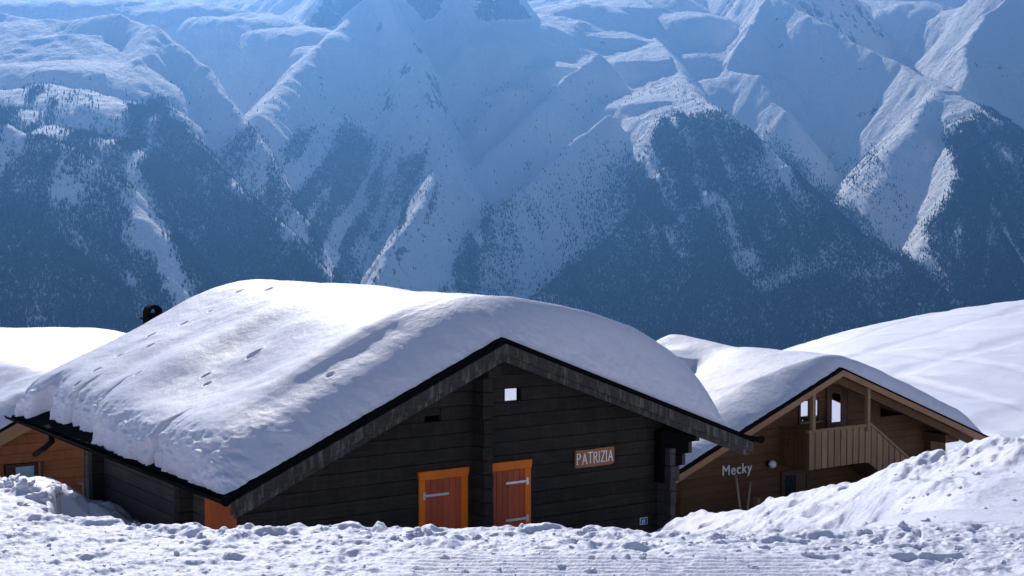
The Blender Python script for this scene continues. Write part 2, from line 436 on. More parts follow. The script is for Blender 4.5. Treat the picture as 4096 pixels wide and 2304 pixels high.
    rough = near * (1 - .8 * groom)
    z = z + road * rough * (.018 * f1 + .013 * lump + .016 * (f3 - .6) + .012 * fbm(x / .05, y / .05, 3, 318) - .026 * pit) * (.6 + .5 * sstep(-.3, .3, fbm(x / 2.2, y / 1.1, 2, 317)))
    z = z + rim * (.016 * lump2 + .018 * lump + .015 * f1 - .034) * (px < 3700)
    z = z + groom * road * .006 * np.sin(y * 2 * math.pi / .075 + .6 * f1)
    bands = sstep(-.1, .45, fbm(x / 2.4 + .2 * y, y / .9, 3, 320))
    b1 = fbm(x / .9, y / .9, 4, 321); b2 = sstep(.05, .4, fbm(x / .42, y / .42, 4, 322)); b3 = fbm(x / .14, y / .14, 3, 324)
    z = z + mid * (.09 * b1 + bands * (.075 * b2 + .035 * b3) + .018 * b3)
    hump = mid * sstep(2650, 2800, px) * (1 - sstep(3350, 3600, px))
    z = z - .11 * hump - mid * .10 * sstep(.30, .50, fbm(x / .38, y / .5, 3, 343)) * hump
    hump = hump * (1 - .8 * sstep(yb - 2.2, yb - .6, y))
    z = z + hump * (.40 * (ridged(x / .8, y / .9, 3, 342) - .95) + .10 * fbm(x / .5, y / .6, 3, 340) + .05 * fbm(x / .2, y / .2, 3, 341))
    z = z - mid * .09 * sstep(.45, .7, fbm(x / .5, y / .8, 2, 326)) * (1 - bands)
    # ski tracks and wind ripple on the far slope
    farm = sstep(30, 40, y) * (1 - sstep(150, 300, y))
    q = y / 6.0 + x * .13 + .8 * fbm(x / 30, y / 30, 2, 330)
    z = z + farm * (.34 * fbm(x / 15, y / 11, 4, 331) + .22 * (ridged(q * .7, x / 50, 3, 333) - .5) + .05 * fbm(q * 5, x / 14, 3, 335) + .03 * fbm(x / 1.2, y / 1.2, 3, 334))
    for kk, (s1_, s2_, wd_) in enumerate(((.05, .15, .86), (.08, -.07, .88), (.03, .24, .87))):
        qq = y * s1_ + x * s2_ + .5 * fbm(x / 40, y / 60, 2, 350 + kk)
        fr_ = 1 - np.abs(2 * (qq - np.floor(qq)) - 1)
        z = z - (farm * sstep(4, 12, x)) * .09 * sstep(wd_ - .14, wd_ + .08, fr_) * sstep(-.3, .1, fbm(x / 30, y / 40, 2, 360 + kk))
    z = z + sstep(130, 400, r) * 10 * fbm(x / 200, y / 200, 4, 336)
    return z
def sheet(name, azs, rs_, mat):
    A_, R_ = np.meshgrid(azs, rs_)
    x = (R_ * np.sin(A_)).ravel(); y = (R_ * np.cos(A_)).ravel()
    z = ground_height(x, y)
    return mesh_np(name, np.stack([x, y, z], -1), grid_faces(len(rs_), len(azs)), mat)
GA = math.radians(27)
rows = np.concatenate([np.linspace(.6, 5.6, 20, endpoint=False), np.exp(np.linspace(math.log(5.6), math.log(9.6), int(430 * DET), endpoint=False)),
                       np.exp(np.linspace(math.log(9.6), math.log(24), int(400 * DET), endpoint=False)), np.exp(np.linspace(math.log(24), math.log(130), int(320 * DET), endpoint=False)),
                       np.exp(np.linspace(math.log(130), math.log(4200), 60))])
g = sheet('snow_ground', np.linspace(-GA, GA, int(1200 * DET)), rows, M_SNOW)
tag(g, 'trodden white snow with lumps and hollows in front of the huts', None, None, 'structure')
rows2 = np.concatenate([np.linspace(.0, 20, 60, endpoint=False), np.exp(np.linspace(math.log(20), math.log(4200), 90))])
g2 = sheet('snow_slope', np.linspace(GA, 2 * math.pi - GA, 220), rows2, M_SNOW)
tag(g2, 'snowy village slope around and behind the viewpoint', None, None, 'structure')

def clumps():
    rs = np.random.RandomState(11)
    bm = bmesh.new(); bmesh.ops.create_icosphere(bm, subdivisions=3, radius=1)
    bv = np.array([v.co for v in bm.verts]); bf = np.array([[v.index for v in f.verts] for f in bm.faces]); bm.free()
    X, Y, S = [], [], []
    def put(n, fx, fy, fs):
        for _ in range(n):
            X.append(fx()); Y.append(fy()); S.append(fs())
    put(500, lambda: rs.uniform(-3.4, 3.4), lambda: rs.uniform(6.4, 8.0), lambda: .004 + .014 * rs.rand() ** 3)
    put(90, lambda: rs.uniform(-3.3, 2.6), lambda: rs.normal(7.95, .12), lambda: .006 + .026 * rs.rand() ** 3)
    put(70, lambda: rs.uniform(.3, 3.4), lambda: rs.normal(7.6, .25), lambda: .008 + .018 * rs.rand() ** 2.5)
    put(120, lambda: rs.uniform(2.0, 5.2), lambda: rs.normal(10.8, 1.0), lambda: .006 + .025 * rs.rand() ** 3)
    put(90, lambda: rs.uniform(-8, -4.6), lambda: rs.normal(20.2, .5), lambda: .03 + .08 * rs.rand() ** 2)
    X, Y, S = np.array(X), np.array(Y), np.array(S)
    Z = ground_height(X, Y)
    V, F = [], []
    for i in range(len(X)):
        p = bv * S[i] * np.array([rs.uniform(.8, 1.5), rs.uniform(.8, 1.3), rs.uniform(.6, .95)])
        k = rs.uniform(0, 99)
        d = 1 + .9 * fbm(bv[:, 0] * 1.9 + k, bv[:, 1] * 1.9 + bv[:, 2] * 2.3 + k, 3, 9)
        p = p * d[:, None]
        an = rs.uniform(0, 6.28); c, s_ = math.cos(an), math.sin(an)
        q = np.stack([p[:, 0] * c - p[:, 1] * s_, p[:, 0] * s_ + p[:, 1] * c, p[:, 2]], -1)
        V.append(q + np.array([X[i], Y[i], Z[i] - S[i] * .10])); F.append(bf + i * len(bv))
    o = mesh_np('snow_clumps', np.concatenate(V), np.concatenate(F), M_SNOW)
    tag(o, 'small clumps of broken snow scattered on the trodden snow', None, None, 'stuff')
clumps()
# ---------------------------------------------------------------- frames of the houses: a across the gable, b back along the ridge, z up
TH = math.radians(34.8)
U = np.array([math.cos(TH), math.sin(TH), 0.0]); V_ = np.array([-math.sin(TH), math.cos(TH), 0.0])
class Frame:
    def __init__(s, A, sl, sr):
        s.A = np.array(A, float); s.sl, s.sr = sl, sr
    def P(s, a, b, z): return s.A + U * a + V_ * b + np.array([0, 0, z])
    def pts(s, a, b, z):
        a, b, z = np.broadcast_arrays(a, b, z)
        return s.A + a[..., None] * U + b[..., None] * V_ + z[..., None] * np.array([0, 0, 1.0])
    def q(s, px, py, b=0.0):                   # pixel -> (a, z) on the plane b
        p = onplane(px, py, s.A + V_ * b, V_) - s.A
        return float(p @ U), float(p[2])
    def qs(s, px, py, a=0.0):                  # pixel -> (b, z) on the plane a
        p = onplane(px, py, s.A + U * a, U) - s.A
        return float(p @ V_), float(p[2])
    def roof(s, a): return -s.sl * (-a) if a < 0 else -s.sr * a
    def roofn(s, a): return np.where(a < 0, s.sl * a, -s.sr * a)

class MB:                                      # collects faces in a house frame and links them as one object
    def __init__(s, F): s.F = F; s.v = []; s.f = []
    def prism(s, poly, b0, b1):                # polygon in (a, z), extruded along b
        n = len(poly); k = len(s.v)
        ar = sum(poly[i][0] * poly[(i + 1) % n][1] - poly[(i + 1) % n][0] * poly[i][1] for i in range(n))
        if ar < 0: poly = poly[::-1]
        for b in (b0, b1):
            for a, z in poly: s.v.append(s.F.P(a, b, z))
        s.f.append([k + i for i in range(n)]); s.f.append([k + n + i for i in range(n)][::-1])
        for i in range(n):
            j = (i + 1) % n; s.f.append([k + i, k + n + i, k + n + j, k + j])
    def prism_a(s, poly, a0, a1):              # polygon in (b, z), extruded along a
        n = len(poly); k = len(s.v)
        ar = sum(poly[i][0] * poly[(i + 1) % n][1] - poly[(i + 1) % n][0] * poly[i][1] for i in range(n))
        if ar < 0: poly = poly[::-1]
        for a in (a0, a1):
            for b, z in poly: s.v.append(s.F.P(a, b, z))
        s.f.append([k + i for i in range(n)][::-1]); s.f.append([k + n + i for i in range(n)])
        for i in range(n):
            j = (i + 1) % n; s.f.append([k + i, k + j, k + n + j, k + n + i])
    def box(s, a0, a1, b0, b1, z0, z1): s.prism([(a0, z0), (a1, z0), (a1, z1), (a0, z1)], b0, b1)
    def tube(s, path, r, n=12, cap=True):      # path of frame points (a, b, z)
        P = [Vector(s.F.P(*p)) for p in path]; rs_ = r if isinstance(r, (list, tuple)) else [r] * len(P)
        k = len(s.v); up = None
        for i, p in enumerate(P):
            t = (P[min(i + 1, len(P) - 1)] - P[max(i - 1, 0)]).normalized()
            if up is None: up = t.orthogonal().normalized()
            up = (up - t * up.dot(t)).normalized(); w = t.cross(up)
            for j in range(n):
                an = 2 * math.pi * j / n
                s.v.append(np.array(p + (up * math.cos(an) + w * math.sin(an)) * rs_[i]))
        for i in range(len(P) - 1):
            for j in range(n):
                s.f.append([k + i * n + j, k + i * n + (j + 1) % n, k + (i + 1) * n + (j + 1) % n, k + (i + 1) * n + j])
        if cap:
            s.f.append([k + j for j in range(n)][::-1]); s.f.append([k + (len(P) - 1) * n + j for j in range(n)])
    def build(s, name, mat, parent=None, bevel=0.0, smooth=False):
        me = bpy.data.meshes.new(name); me.from_pydata([tuple(float(c) for c in p) for p in s.v], [], s.f)
        bm = bmesh.new(); bm.from_mesh(me); bmesh.ops.recalc_face_normals(bm, faces=bm.faces)
        if bevel: bmesh.ops.bevel(bm, geom=bm.edges[:], offset=bevel, segments=1, affect='EDGES', clamp_overlap=True)
        bm.to_mesh(me); bm.free()
        me.materials.append(mat)
        if smooth: me.shade_smooth()
        o = bpy.data.objects.new(name, me); COL.objects.link(o)
        if parent is not None:
            o.parent = parent; o.matrix_parent_inverse = Matrix.Translation(-Vector(parent.location))
        return o
def empty(name, loc):
    o = bpy.data.objects.new(name, None); COL.objects.link(o); o.location = Vector([float(c) for c in loc]); return o

def wood_mat(name, c1, c2, rough=.75, stain=None, vertical=False, bump=.5, stain_amt=.5, spec=.25):
    s = N(name)
    pos = s.n('NewGeometry').outputs['Position']
    m = s.n('Mapping', i_Vector=pos); m.inputs['Rotation'].default_value = (0, 0, -TH)
    isl = s.n('NewGeometry').outputs['Random Per Island']
    off = s.n('VectorMath', operation='ADD', i_0=m.outputs[0]); cmb = s.n('CombineXYZ', i_0=s.math('MULTIPLY', isl, 37.0), i_1=s.math('MULTIPLY', isl, 11.0)); s.link(cmb.outputs[0], off.inputs[1])
    sc = (14, 14, 1.3) if vertical else (1.5, 1.5, 22)
    g = s.n('Mapping', i_Vector=off.outputs[0]); g.inputs['Scale'].default_value = sc
    n1 = s.noise(g.outputs[0], 1.6, 5, .65); n2 = s.noise(pos, 2.2, 4, .6)
    col = s.mix(s.ramp(n1, .3, .7), c1, c2)
    col = s.mix(s.math('MULTIPLY', isl, .45), col, (c1[0] * .55, c1[1] * .55, c1[2] * .6, 1))
    if stain:
        vs = s.n('Mapping', i_Vector=off.outputs[0]); vs.inputs['Scale'].default_value = (9, 9, 1.5)
        st = s.math('MULTIPLY', s.ramp(s.noise(vs.outputs[0], 1.3, 5, .7), .50, .72), stain_amt)
        col = s.mix(st, col, stain)
    col = s.mix(s.math('MULTIPLY', s.ramp(n2, .45, .75), .35), col, (c1[0] * .4, c1[1] * .45, c1[2] * .45, 1))
    s.link(col, s.b.inputs['Base Color'])
    s.b.inputs['Roughness'].default_value = rough
    s.b.inputs['Specular IOR Level'].default_value = spec
    s.link(s.bump(n1, bump, .006), s.b.inputs['Normal'])
    return s.m
def plain_mat(name, c, rough=.5, metal=0.0, spec=.4, emit=None):
    s = N(name); s.b.inputs['Base Color'].default_value = c; s.b.inputs['Roughness'].default_value = rough
    s.b.inputs['Metallic'].default_value = metal; s.b.inputs['Specular IOR Level'].default_value = spec
    pos = s.n('NewGeometry').outputs['Position']
    s.link(s.bump(s.noise(pos, 60, 3), .08, .003), s.b.inputs['Normal'])
    n = s.noise(pos, 14, 4, .6)
    s.link(s.mix(s.ramp(n, .35, .7), c, (c[0] * .82, c[1] * .82, c[2] * .82, 1)), s.b.inputs['Base Color'])
    return s.m
M_DARK = wood_mat("charred_larch", (.024, .021, .018, 1), (.050, .045, .038, 1), .8, (.075, .055, .055, 1), stain_amt=.4, spec=.1)
M_VERGE = wood_mat("weathered_dark_board", (.030, .028, .024, 1), (.068, .062, .053, 1), .75, (.26, .24, .23, 1), stain_amt=.6)
M_SIDE = wood_mat("grey_larch", (.050, .042, .040, 1), (.095, .082, .078, 1), .75, (.09, .08, .08, 1), stain_amt=.3)
M_BLACK = plain_mat("black_roofing", (.006, .006, .0065, 1), .95, 0, .03)
M_ORANGE = wood_mat("orange_painted_wood", (.97, .19, .006, 1), (.98, .25, .012, 1), .5, bump=.2)
M_RED = wood_mat("red_brown_painted_wood", (.44, .075, .028, 1), (.56, .115, .045, 1), .55, vertical=True, bump=.25)
M_ORANGEDK = wood_mat("rust_painted_wood", (.50, .085, .012, 1), (.62, .13, .02, 1), .6, vertical=True)
M_STEEL = plain_mat("galvanised_steel", (.62, .64, .64, 1), .35, .6)
M_BROWN = wood_mat("brown_larch", (.125, .058, .022, 1), (.19, .095, .040, 1), .7, bump=.35)
M_TRIM = wood_mat("light_brown_board", (.34, .18, .09, 1), (.48, .27, .14, 1), .65)
M_RAIL = wood_mat("weathered_balcony_board", (.33, .20, .10, 1), (.47, .30, .16, 1), .75, vertical=True)
M_ORBROWN = wood_mat("orange_brown_larch", (.38, .12, .040, 1), (.52, .18, .065, 1), .7, stain=(.14, .07, .03, 1), stain_amt=.5)
M_POLE = wood_mat('pale_pole', (.55, .42, .27, 1), (.70, .55, .38, 1), .6)
M_WHITE = plain_mat("white_paint", (.93, .93, .92, 1), .5)
M_DOORW = wood_mat("door_brown", (.10, .048, .028, 1), (.15, .072, .042, 1), .55, vertical=True)
def glass_mat():
    s = N("window_glass"); s.b.inputs['Base Color'].default_value = (.9, .92, .95, 1); s.b.inputs['Metallic'].default_value = 1.0
    s.b.inputs['Roughness'].default_value = .03
    return s.m
M_GLASS = glass_mat()

def plank_wall(mb, F, a0, a1, b, z0, z1, h, th=.05, under=.12, skip=(), seed=1, jit=.004):
    rs = random.Random(seed); z = z0
    while z < z1:
        zt = z + h * .975
        segs = [(a0, a1)]
        for (s0, s1, t0, t1) in skip:
            if zt > t0 and z < t1:
                ns = []
                for (p, q) in segs:
                    if s1 <= p or s0 >= q: ns.append((p, q)); continue
                    if s0 > p: ns.append((p, s0))
                    if s1 < q: ns.append((s1, q))
                segs = ns
        for (p, q) in segs:
            lo_b, hi_b = max(p, (z + under) / F.sl), min(q, -(z + under) / F.sr)
            lo_t, hi_t = max(p, (zt + under) / F.sl), min(q, -(zt + under) / F.sr)
            if lo_b >= hi_b: continue
            d = rs.uniform(-jit, jit)
            if lo_t >= hi_t:
                zz = -under; ap = 0
                if not (lo_b < 0 < hi_b): continue
                mb.prism([(lo_b, z), (hi_b, z), (0, zz)], b + d, b + th)
            else:
                mb.prism([(lo_b, z), (hi_b, z), (hi_t, zt), (lo_t, zt)], b + d, b + th)
        z += h

def roof_deck(F, aL, aR, L, th, name, mat, parent, b0=0.0):
    mb = MB(F)
    mb.prism([(0, 0), (aR, -F.sr * aR), (aR, -F.sr * aR - th), (0, -th)], b0, L)
    mb.prism([(aL, F.sl * aL), (0, 0), (0, -th), (aL, F.sl * aL - th)], b0, L)
    return mb.build(name, mat, parent)
def verge(F, aL, aR, b0, b1, top, h, name, mat, parent, cutL=0.0, cutR=0.0):
    out = []
    mb = MB(F); mb.prism([(0, -top), (aR, -F.sr * aR - top), (aR - cutR, -F.sr * (aR - cutR) - top - h), (0, -top - h)], b0, b1)
    out.append(mb.build(name, mat, parent, .004))
    mb = MB(F); mb.prism([(aL, F.sl * aL - top), (0, -top), (0, -top - h), (aL + cutL, F.sl * (aL + cutL) - top - h)], b0, b1)
    out.append(mb.build(name, mat, parent, .004))
    return out

def snow_cover(name, F, aL, aR, b0, b1, T, RaL, RaR, Rb, nx, ny, edgeL=None, bumps=(), wave=.05, rough_eave=.05, seed=5, n=2.3, wob=.02, dents=(), soft=.5, TP=None, nb_e=1.35, na_e=2.3, lips=()):
    nx, ny = int(nx * DET), int(ny * DET)
    def prof(m, e0, e1):
        """list of (fraction kind, phi) samples: edge ring, middle, edge ring"""
        k = max(14, m // 7)
        ph = np.linspace(0, math.pi / 2, k, endpoint=False)
        mid = np.linspace(0, 1, m - 2 * k)
        return ph, mid, np.linspace(math.pi / 2, 0, k + 1)[1:]
    pa, ma, pa2 = prof(nx, 0, 0); pb, mb_, pb2 = prof(ny, 0, 0)
    def lay(p0, m, p1, lo, hi, R0, R1, n=n):
        c = lambda q: np.abs(np.cos(q)) ** (2 / n); s_ = lambda q: np.sin(q) ** (2 / n)
        x = np.concatenate([lo + R0 * (1 - c(p0)), (lo + R0) + (hi - R1 - lo - R0) * m, hi - R1 * (1 - c(p1))])
        h = np.concatenate([s_(p0), np.ones(len(m)), s_(p1)])
        return x, h
    rowsP = []
    na = len(pa) + len(ma) + len(pa2); nb = len(pb) + len(mb_) + len(pb2)
    Aa = np.zeros((nb, na)); Bb = np.zeros((nb, na)); Ha = np.zeros((nb, na)); Hb = np.zeros((nb, na))
    bb0, hb0 = lay(pb, mb_, pb2, b0, b1, .4, .4, nb_e)
    for i in range(nb):
        lo = aL + (edgeL(bb0[i]) if edgeL else 0.0)
        Aa[i], Ha[i] = lay(pa, ma, pa2, lo, aR, RaL, RaR, na_e)
    for j in range(na):
        a_ = Aa[nb // 2, j]
        r0 = float(np.interp(a_, Rb[0], Rb[1]))
        Bb[:, j], Hb[:, j] = lay(pb, mb_, pb2, b0, b1, r0, .45, nb_e)
    H = Ha * Hb
    z0 = F.roofn(Aa)
    if TP: T = np.interp(Aa, TP[0], TP[1])
    top = T * (1 + .12 * fbm(Aa / 2.6, Bb / 3.2, 3, seed)) + wave * fbm(Aa / 1.1 + .3 * Bb, Bb / 2.0, 4, seed + 1)
    top = top + .5 * wave * (1 - np.abs(fbm(Aa / 1.7 + .5 * Bb, Bb / 1.5, 2, seed + 8))) + .006 * fbm(Aa / .16, Bb / .3, 3, seed + 9)
    for (ba, bb, ra, rb, hgt) in bumps:
        top = top + hgt * np.exp(-((Aa - ba) / ra) ** 2 - ((Bb - bb) / rb) ** 2)
    for (ba, bb, r_, dep) in dents:
        r_ = r_ * .8; d2 = ((Aa - ba) / (r_ * 1.4)) ** 2 + ((Bb - bb) / r_) ** 2
        top = top - dep * np.exp(-d2 ** 2) + .2 * dep * np.exp(-(np.sqrt(d2) - 1.5) ** 2 * 5)
    for (c0, ca, a0_, a1_, st_) in lips:
        bl = c0 + ca * np.sin(Aa * 1.7) + .25 * fbm(Aa / .7, Aa * 0, 2, 55)
        top = top + st_ * (sstep(bl - .06, bl + .10, Bb) - .35 * np.exp(-((Bb - bl + .25) / .3) ** 2)) * sstep(a0_, a0_ + .7, Aa) * (1 - sstep(a1_ - .7, a1_, Aa)) * np.exp(-np.maximum(Bb - bl, 0) / 1.2)
    k = np.where(Aa < 0, F.sl, F.sr)
    ks = F.sl + (F.sr - F.sl) * sstep(-1.6, 1.6, Aa)
    Z = z0 * (1 - H) - ks * np.sqrt(Aa ** 2 + soft ** 2) * H + .01 + H * top
    # broken snow on the steep edges
    e = 1 - np.clip(H, 0, 1) ** 3
    eave = np.clip(np.exp(-(Aa - aL) / .9) * 1.3, 0, 1) * np.clip(e * 1.5, 0, 1)
    arc = (Aa - aL) * .8 + Z * 1.2
    n3 = fbm(Bb / .13 + 40 + .5 * fbm(arc / .1, Bb / .1, 2, 3), arc / .12, 4, seed + 3, .6); n4 = fbm(Bb / .45 + arc / .7, arc / .28, 3, seed + 4)
    n5 = sstep(.12, .4, fbm(Bb / .2, arc / .17, 3, seed + 14))
    Aa = Aa - (rough_eave * n3 + .07 * n4 + .02 * n5) * eave * .8
    Z = Z + (rough_eave * .5 * n3 + .04 * n4 + .02 * n5) * eave * H
    Bb = Bb - wob * 1.8 * fbm(Aa / .16, Z / .16, 4, seed + 5, .6) * (1 - Hb) + .5 * wob * fbm(Aa / .7, Z / .5, 2, seed + 6) * (1 - Hb)
    Vv = F.pts(Aa, Bb, Z).reshape(-1, 3)
    return mesh_np(name, Vv, grid_faces(nb, na), M_ROOFSNOW)

def text_obj(F, txt, a, z, b, size, mat, name, parent=None, extrude=.006, spacing=1.0, xs=1.0):
    cu = bpy.data.curves.new('t', 'FONT'); cu.body = txt; cu.size = size; cu.extrude = extrude; cu.space_character = spacing
    cu.offset = size * .001
    o = bpy.data.objects.new('t', cu); COL.objects.link(o)
    me = bpy.data.meshes.new_from_object(o.evaluated_get(bpy.context.evaluated_depsgraph_get()))
    bpy.data.objects.remove(o)
    R = Matrix(((U[0], 0, -V_[0], 0), (U[1], 0, -V_[1], 0), (0, 1, 0, 0), (0, 0, 0, 1)))
    me.transform(Matrix.Translation(Vector([float(c) for c in F.P(a, b, z)])) @ R @ Matrix.Diagonal((xs, 1, 1, 1)))
    me.name = name; me.materials.clear(); me.materials.append(mat)
    r = bpy.data.objects.new(name, me); COL.objects.link(r)
    if parent is not None: r.parent = parent; r.matrix_parent_inverse = Matrix.Translation(-Vector(parent.location))
    return r

# ================================================================ the dark barn
B = Frame(at(2010, 1350, 20), .434, .372)
BL, BR, BLEN, BW = -4.28, 5.03, 9.9, .75            # eaves, length, set-back of the gable wall
zg = -4.2
BBACK = B.qs(352, 1850, -3.75)[0]
barn = empty('wooden_barn', B.P(0, BW, zg)); tag(barn, 'large blackened timber barn with orange framed shutters under a thick snow roof', 'barn')
aR_w, _ = B.q(2655, 2000, BW); aL_w, _ = B.q(950, 2010, BW)
aC, _ = B.q(1900, 1800, BW)
print('barn wall', aL_w, aR_w, aC)
H_ = .205
o1 = B.q(2016, 1600, BW); o2 = B.q(2086, 1600, BW); oz0 = B.q(2040, 1605, BW)[1]; oz1 = B.q(2040, 1553, BW)[1]
o3 = B.q(1700, 1640, BW); o4 = B.q(1764, 1640, BW); oz2 = B.q(1740, 1636, BW)[1]; oz3 = B.q(1740, 1585, BW)[1]
row0 = oz0 - math.ceil((oz0 - zg) / H_) * H_
skip = [(o1[0], o2[0], oz0 + .02, oz0 + H_ * .9), (o3[0], o4[0], oz2 + .02 - (oz2 - oz0) % H_ + .01, oz2 - (oz2 - oz0) % H_ + .15)]
mb = MB(B); plank_wall(mb, B, aL_w, aR_w, BW, row0, -.1, H_, .08, .16, skip, 3, .005); w = mb.build('gable_wall', M_DARK, barn, .006)
mb = MB(B)
z = row0
rs = random.Random(8)
while z < B.roof(aL_w) - .2:
    d = rs.uniform(-.005, .005); mb.box(aL_w + d, aL_w + .08, BW + .083, BBACK, z, z + H_ * .97); z += H_
mb.build('side_wall', M_SIDE, barn, .006)
mb = MB(B); mb.box(aR_w - .08, aR_w, BW + .083, BBACK, zg, B.roof(aR_w) - .15)
plank_wall(mb, B, aL_w, aR_w, BBACK, row0, -.1, H_, .08, .16, (), 4); mb.build('rear_wall', M_DARK, barn)
# crossing log ends
def log_ends(a, w_, b0, zt, jitter, name, mat, seed, z_step=None):
    rs = random.Random(seed); m = MB(B); z = row0
    while z < zt:
        m.box(a - w_ / 2 + rs.uniform(-.006, .006), a + w_ / 2 + rs.uniform(-.006, .006), b0 + rs.uniform(-jitter, jitter), BW - .002, z, min(z + H_ * .97, zt)); z += H_
    return m.build(name, mat, barn, .008)
log_ends(aC + .04, .17, BW - .30, -.62, .02, 'log_end_stack', M_DARK, 5)
aE, _ = B.q(2690, 2000, BW - .3)
log_ends(aE - .02, .12, BW - .34, B.roof(aE) - .62, .015, 'log_end_stack', M_SIDE, 6)
# stepped brackets: under the ridge and at the right eave
mb = MB(B)
for i, (bb, zz) in enumerate([(.30, -.62), (.22, -.42), (.12, -.30)]):
    mb.box(aC - .05, aC + .20 + .05 * i, bb, BW - .004, zz, zz + .18)
mb.box(-.13, .13, .12, BLEN - .3, -.40, -.17)
mb.build('ridge_bracket', M_DARK, barn, .006)
mb = MB(B); me_ = MB(B)
for i, (px_, py0, py1) in enumerate([(2798, 1708, 1764), (2768, 1766, 1812), (2742, 1816, 1860), (2718, 1864, 1924)]):
    a1, z1 = B.q(px_, py0, BW - .2); _, z0 = B.q(px_, py1, BW - .2)
    mb.box(aE - .16, a1 - .075, BW - .2, BW - .02, z0 + .004, z1 + .002)
    me_.box(a1 - .074, a1, BW - .205, BW - .015, z0 + .004, z1 + .004)
mb.box(aE + .07, aE + .24, .2, BLEN - .3, B.roof(aE + .24) - .30, B.roof(aE + .24) - .13)
mb.build('eave_bracket', M_BLACK, barn, .006)  # black here puts the shade around the brackets into their colour
me_.build('bracket_end', M_SIDE, barn, .006)
# cross wall ends on the long side
for pxs in ((735, 2000), (385, 1900)):
    bb, _ = B.qs(pxs[0], pxs[1], aL_w - .1)
    m = MB(B); z = row0; rs = random.Random(int(pxs[0]))
    while z < B.roof(aL_w) - .12:
        m.box(aL_w - .20 + rs.uniform(-.01, .01), aL_w + .01, bb - .1, bb + .1, z, z + H_ * .97); z += H_
    m.build('log_end_stack', M_DARK, barn, .006)
# roof
rf = roof_deck(B, BL, BR, BLEN, .10, 'roof', M_BLACK, barn, -.05)
verge(B, BL + .03, BR - .05, -.09, -.055, .085, .165, 'verge_board', M_VERGE, barn, 0, .03)
verge(B, BL + .10, BR - .10, -.045, .0, .245, .10, 'verge_under_board', M_VERGE, barn, 0, .03)
mb = MB(B)
mb.prism([(BL + .12, B.roof(BL + .12) - .12), (0, -.12), (0, -.15), (BL + .12, B.roof(BL + .12) - .15)], .002, BLEN - .05)
mb.prism([(BR - .12, B.roof(BR - .12) - .12), (0, -.12), (0, -.15), (BR - .12, B.roof(BR - .12) - .15)], .002, BLEN - .05)
mb.build('soffit', M_DARK, barn)
def gutter(F, a, zc, b0, b1, r, parent, mat=M_BLACK, sag=0.0):
    m = MB(F); n = 10; L = 24; k = 0
    for i in range(L + 1):
        b = b0 + (b1 - b0) * i / L
        zz = zc - sag * math.sin(math.pi * i / L)
        for rr_ in (r, r - .012):
            for j in range(n + 1):
                an = math.pi + math.pi * j / n
                m.v.append(F.P(a + rr_ * math.cos(an), b, zz + rr_ * math.sin(an)))
    W_ = 2 * (n + 1)
    for i in range(L):
        for j in range(n):
            m.f.append([i * W_ + j, i * W_ + j + 1, (i + 1) * W_ + j + 1, (i + 1) * W_ + j])
            q0 = n + 1
            m.f.append([i * W_ + q0 + j, (i + 1) * W_ + q0 + j, (i + 1) * W_ + q0 + j + 1, i * W_ + q0 + j + 1])
        m.f.append([i * W_, (i + 1) * W_, (i + 1) * W_ + n + 1, i * W_ + n + 1]); m.f.append([i * W_ + n, i * W_ + 2 * n + 1, (i + 1) * W_ + 2 * n + 1, (i + 1) * W_ + n])
    for i in (0, L):
        for j in range(n): m.f.append([i * W_ + j, i * W_ + j + 1, i * W_ + n + 2 + j, i * W_ + n + 1 + j])
    m.tube([(a, b0 + .004, zc - r * .3), (a, b0 + .02, zc - r * .3)], r * .9)
    return m.build('gutter', mat, parent)
g1 = gutter(B, BL - .05, B.roof(BL) - .02, -.12, BLEN + .15, .075, barn)
g2_ = gutter(B, BR + .06, B.roof(BR) - .0, -.16, BLEN + .1, .075, barn)
# crooked outlet pipe at the far end of the gutter
b_, z_ = B.qs(200, 1725, BL - .05); b2_, z2_ = B.qs(208, 1765, BL - .05); b3_, z3_ = B.qs(140, 1818, BL - .05)
mb = MB(B); mb.tube([(BL - .05, b_, z_ + .05), (BL - .05, b_ - .02, z_ - .03), (BL - .05, b2_, z2_), (BL - .05, (b2_ * .6 + b3_ * .4), z2_ * .55 + z3_ * .45), (BL - .05, b3_, z3_)], .05)
mb.build('outlet_pipe', M_BLACK, barn, smooth=True)

